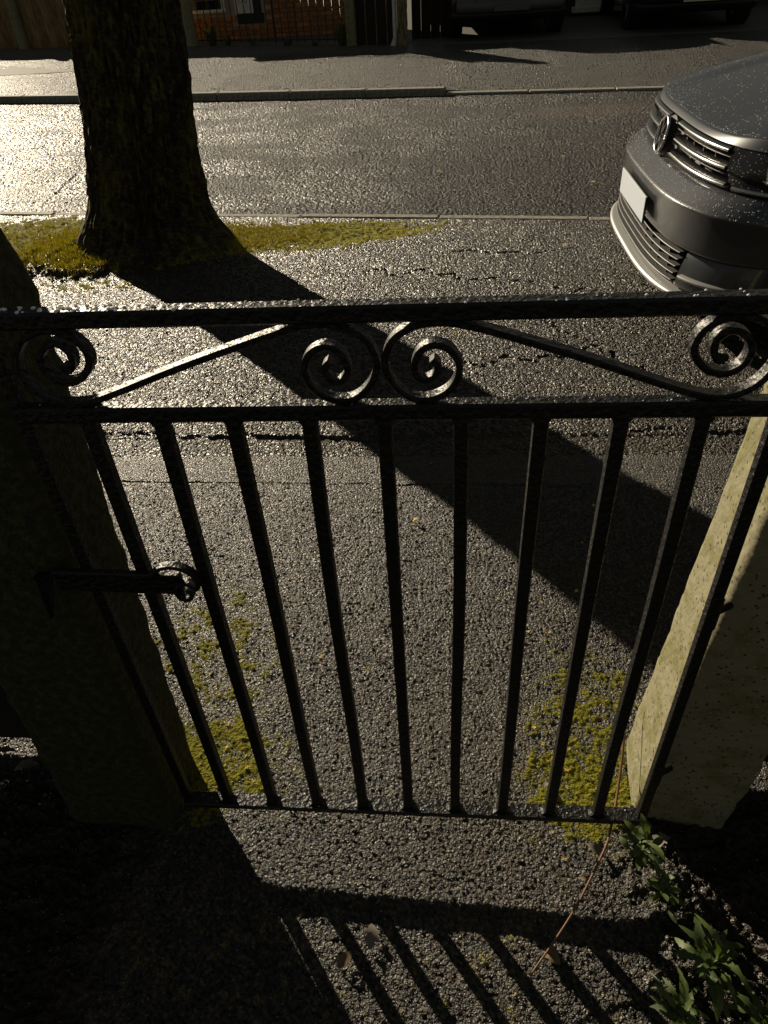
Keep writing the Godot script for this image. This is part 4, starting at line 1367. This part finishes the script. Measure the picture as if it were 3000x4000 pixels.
# ------------------------------------------------------------------
func _ready():
	# camera
	var cam := Camera3D.new()
	cam.name = "camera"
	cam.fov = 71.86
	cam.near = 0.02
	cam.far = 400.0
	add_child(cam)
	cam.position = Vector3(0.0727, 1.3803, 0.7085)
	cam.rotation_order = EULER_ORDER_YXZ
	cam.rotation_degrees = Vector3(-38.909, 6.525, -3.973)
	cam.current = true
	# sky
	var env := Environment.new()
	env.background_mode = Environment.BG_SKY
	var sky := Sky.new()
	var sm := ProceduralSkyMaterial.new()
	sm.sky_top_color = Color(0.50, 0.52, 0.53)
	sm.sky_horizon_color = Color(0.80, 0.78, 0.70)
	sm.ground_horizon_color = Color(0.30, 0.28, 0.24)
	sm.ground_bottom_color = Color(0.12, 0.11, 0.09)
	sm.sky_curve = 0.15
	sm.sun_angle_max = 1.0
	sky.sky_material = sm
	env.sky = sky
	env.background_energy_multiplier = 0.24
	env.tonemap_mode = Environment.TONE_MAPPER_LINEAR
	env.tonemap_exposure = 1.15
	env.ssao_enabled = true
	env.ssil_enabled = true
	env.sdfgi_enabled = true
	var we := WorldEnvironment.new()
	we.name = "environment"
	we.environment = env
	add_child(we)
	# low sun beyond the street, to the left
	var sun := DirectionalLight3D.new()
	sun.name = "sun"
	sun.light_energy = 1.6
	sun.light_color = Color(1.0, 0.935, 0.82)
	sun.light_angular_distance = 0.5
	sun.shadow_enabled = true
	add_child(sun)
	var az := deg_to_rad(38.0)
	var el := deg_to_rad(19.5)
	sun.look_at_from_position(Vector3.ZERO, Vector3(sin(az) * cos(el), -sin(el), cos(az) * cos(el)))

	rng.seed = 7
	noise(n_cell, FastNoiseLite.TYPE_CELLULAR, 162.0, 1)
	n_cell.cellular_return_type = FastNoiseLite.RETURN_DISTANCE
	n_cell.cellular_jitter = 1.0
	noise(n_val, FastNoiseLite.TYPE_CELLULAR, 162.0, 1)
	n_val.cellular_return_type = FastNoiseLite.RETURN_CELL_VALUE
	n_val.cellular_jitter = 1.0
	noise(n_road, FastNoiseLite.TYPE_CELLULAR, 36.0, 4)
	n_road.cellular_return_type = FastNoiseLite.RETURN_DISTANCE
	noise(n_fine, FastNoiseLite.TYPE_SIMPLEX_SMOOTH, 60.0, 2, 2)
	noise(n_mid, FastNoiseLite.TYPE_SIMPLEX_SMOOTH, 13.0, 3, 3)
	noise(n_big, FastNoiseLite.TYPE_SIMPLEX_SMOOTH, 1.3, 6, 3)
	make_materials()

	# the ground
	var pl := PlaneMesh.new()
	pl.size = Vector2(400, 400)
	var gm := mat(lin(0.05, 0.045, 0.035), 0.9)
	var go := struct(pl, "ground", gm)
	go.position.y = -0.06
	var r := ground_mesh(820, 640, func(u: float, v: float) -> Vector2: return Vector2(lerpf(-1.32, 1.20, u), lerpf(-1.3, 0.66, v)), pavement)
	struct(r[0], "path", M.asphalt)
	var o := put(r[1], "moss", M.moss)
	tag(o, "olive-green moss in patches on the path at both gate posts", "moss", "", "stuff")
	r = ground_mesh(640, 330, func(u: float, v: float) -> Vector2:
		var x := lerpf(-3.7, 2.3, u)
		return Vector2(x, lerpf(near_line(x) + 0.035, -1.3, v)), pavement)
	struct(r[0], "pavement", M.pavement)
	o = put(r[1], "moss", M.moss)
	tag(o, "bright yellow-green moss spreading over the pavement beside the tree", "moss", "", "stuff")
	r = ground_mesh(780, 300, func(u: float, v: float) -> Vector2:
		var x := lerpf(-7.2, 3.4, u)
		return Vector2(x, lerpf(far_line(x) + 0.004, near_line(x) - 0.033, v)), road)
	struct(r[0], "road", M.road)
	r = ground_mesh(420, 170, func(u: float, v: float) -> Vector2:
		var x := lerpf(-9.6, 5.0, u)
		return Vector2(x, lerpf(back_line(x) - 0.05, far_line(x) - 0.122, v)), far_pavement)
	struct(r[0], "far_pavement", M.road)
	# front gardens and drive beyond
	struct(box_mesh(Vector3(-2.0, 0.035, -18.0), Vector3(24.0, 0.10, 13.0)), "drive", M.kerb)
	get_node("drive").material_override = mat(lin(0.09, 0.085, 0.07), 0.8)

	chippings(get_node("road"), 9000, func() -> Vector3:
		var x := rng.randf_range(-6.5, 2.6)
		var z := lerpf(far_line(x), near_line(x), pow(rng.randf(), 0.8))
		return Vector3(x, road(x, z)[0] + 0.001, z), 0.0035, 0.0080)
	chippings(get_node("far_pavement"), 2600, func() -> Vector3:
		var x := rng.randf_range(-6.0, 3.4)
		var z := lerpf(far_line(x) - 0.13, back_line(x), rng.randf())
		return Vector3(x, far_pavement(x, z)[0] + 0.001, z), 0.005, 0.011)
	chippings(get_node("pavement"), 6000, func() -> Vector3:
		var x := rng.randf_range(-2.6, 1.9)
		var z := lerpf(near_line(x) + 0.05, -1.3, rng.randf())
		return Vector3(x, pavement(x, z)[0], z), 0.0020, 0.0048)
	chippings(get_node("path"), 5200, func() -> Vector3:
		var x := rng.randf_range(-1.0, 0.8)
		var z := rng.randf_range(-1.3, 0.5)
		return Vector3(x, pavement(x, z)[0], z), 0.0013, 0.0030)

	make_gate()
	make_posts()
	make_tree()
	make_far_side()
	make_car()
	make_grass()
	make_small()
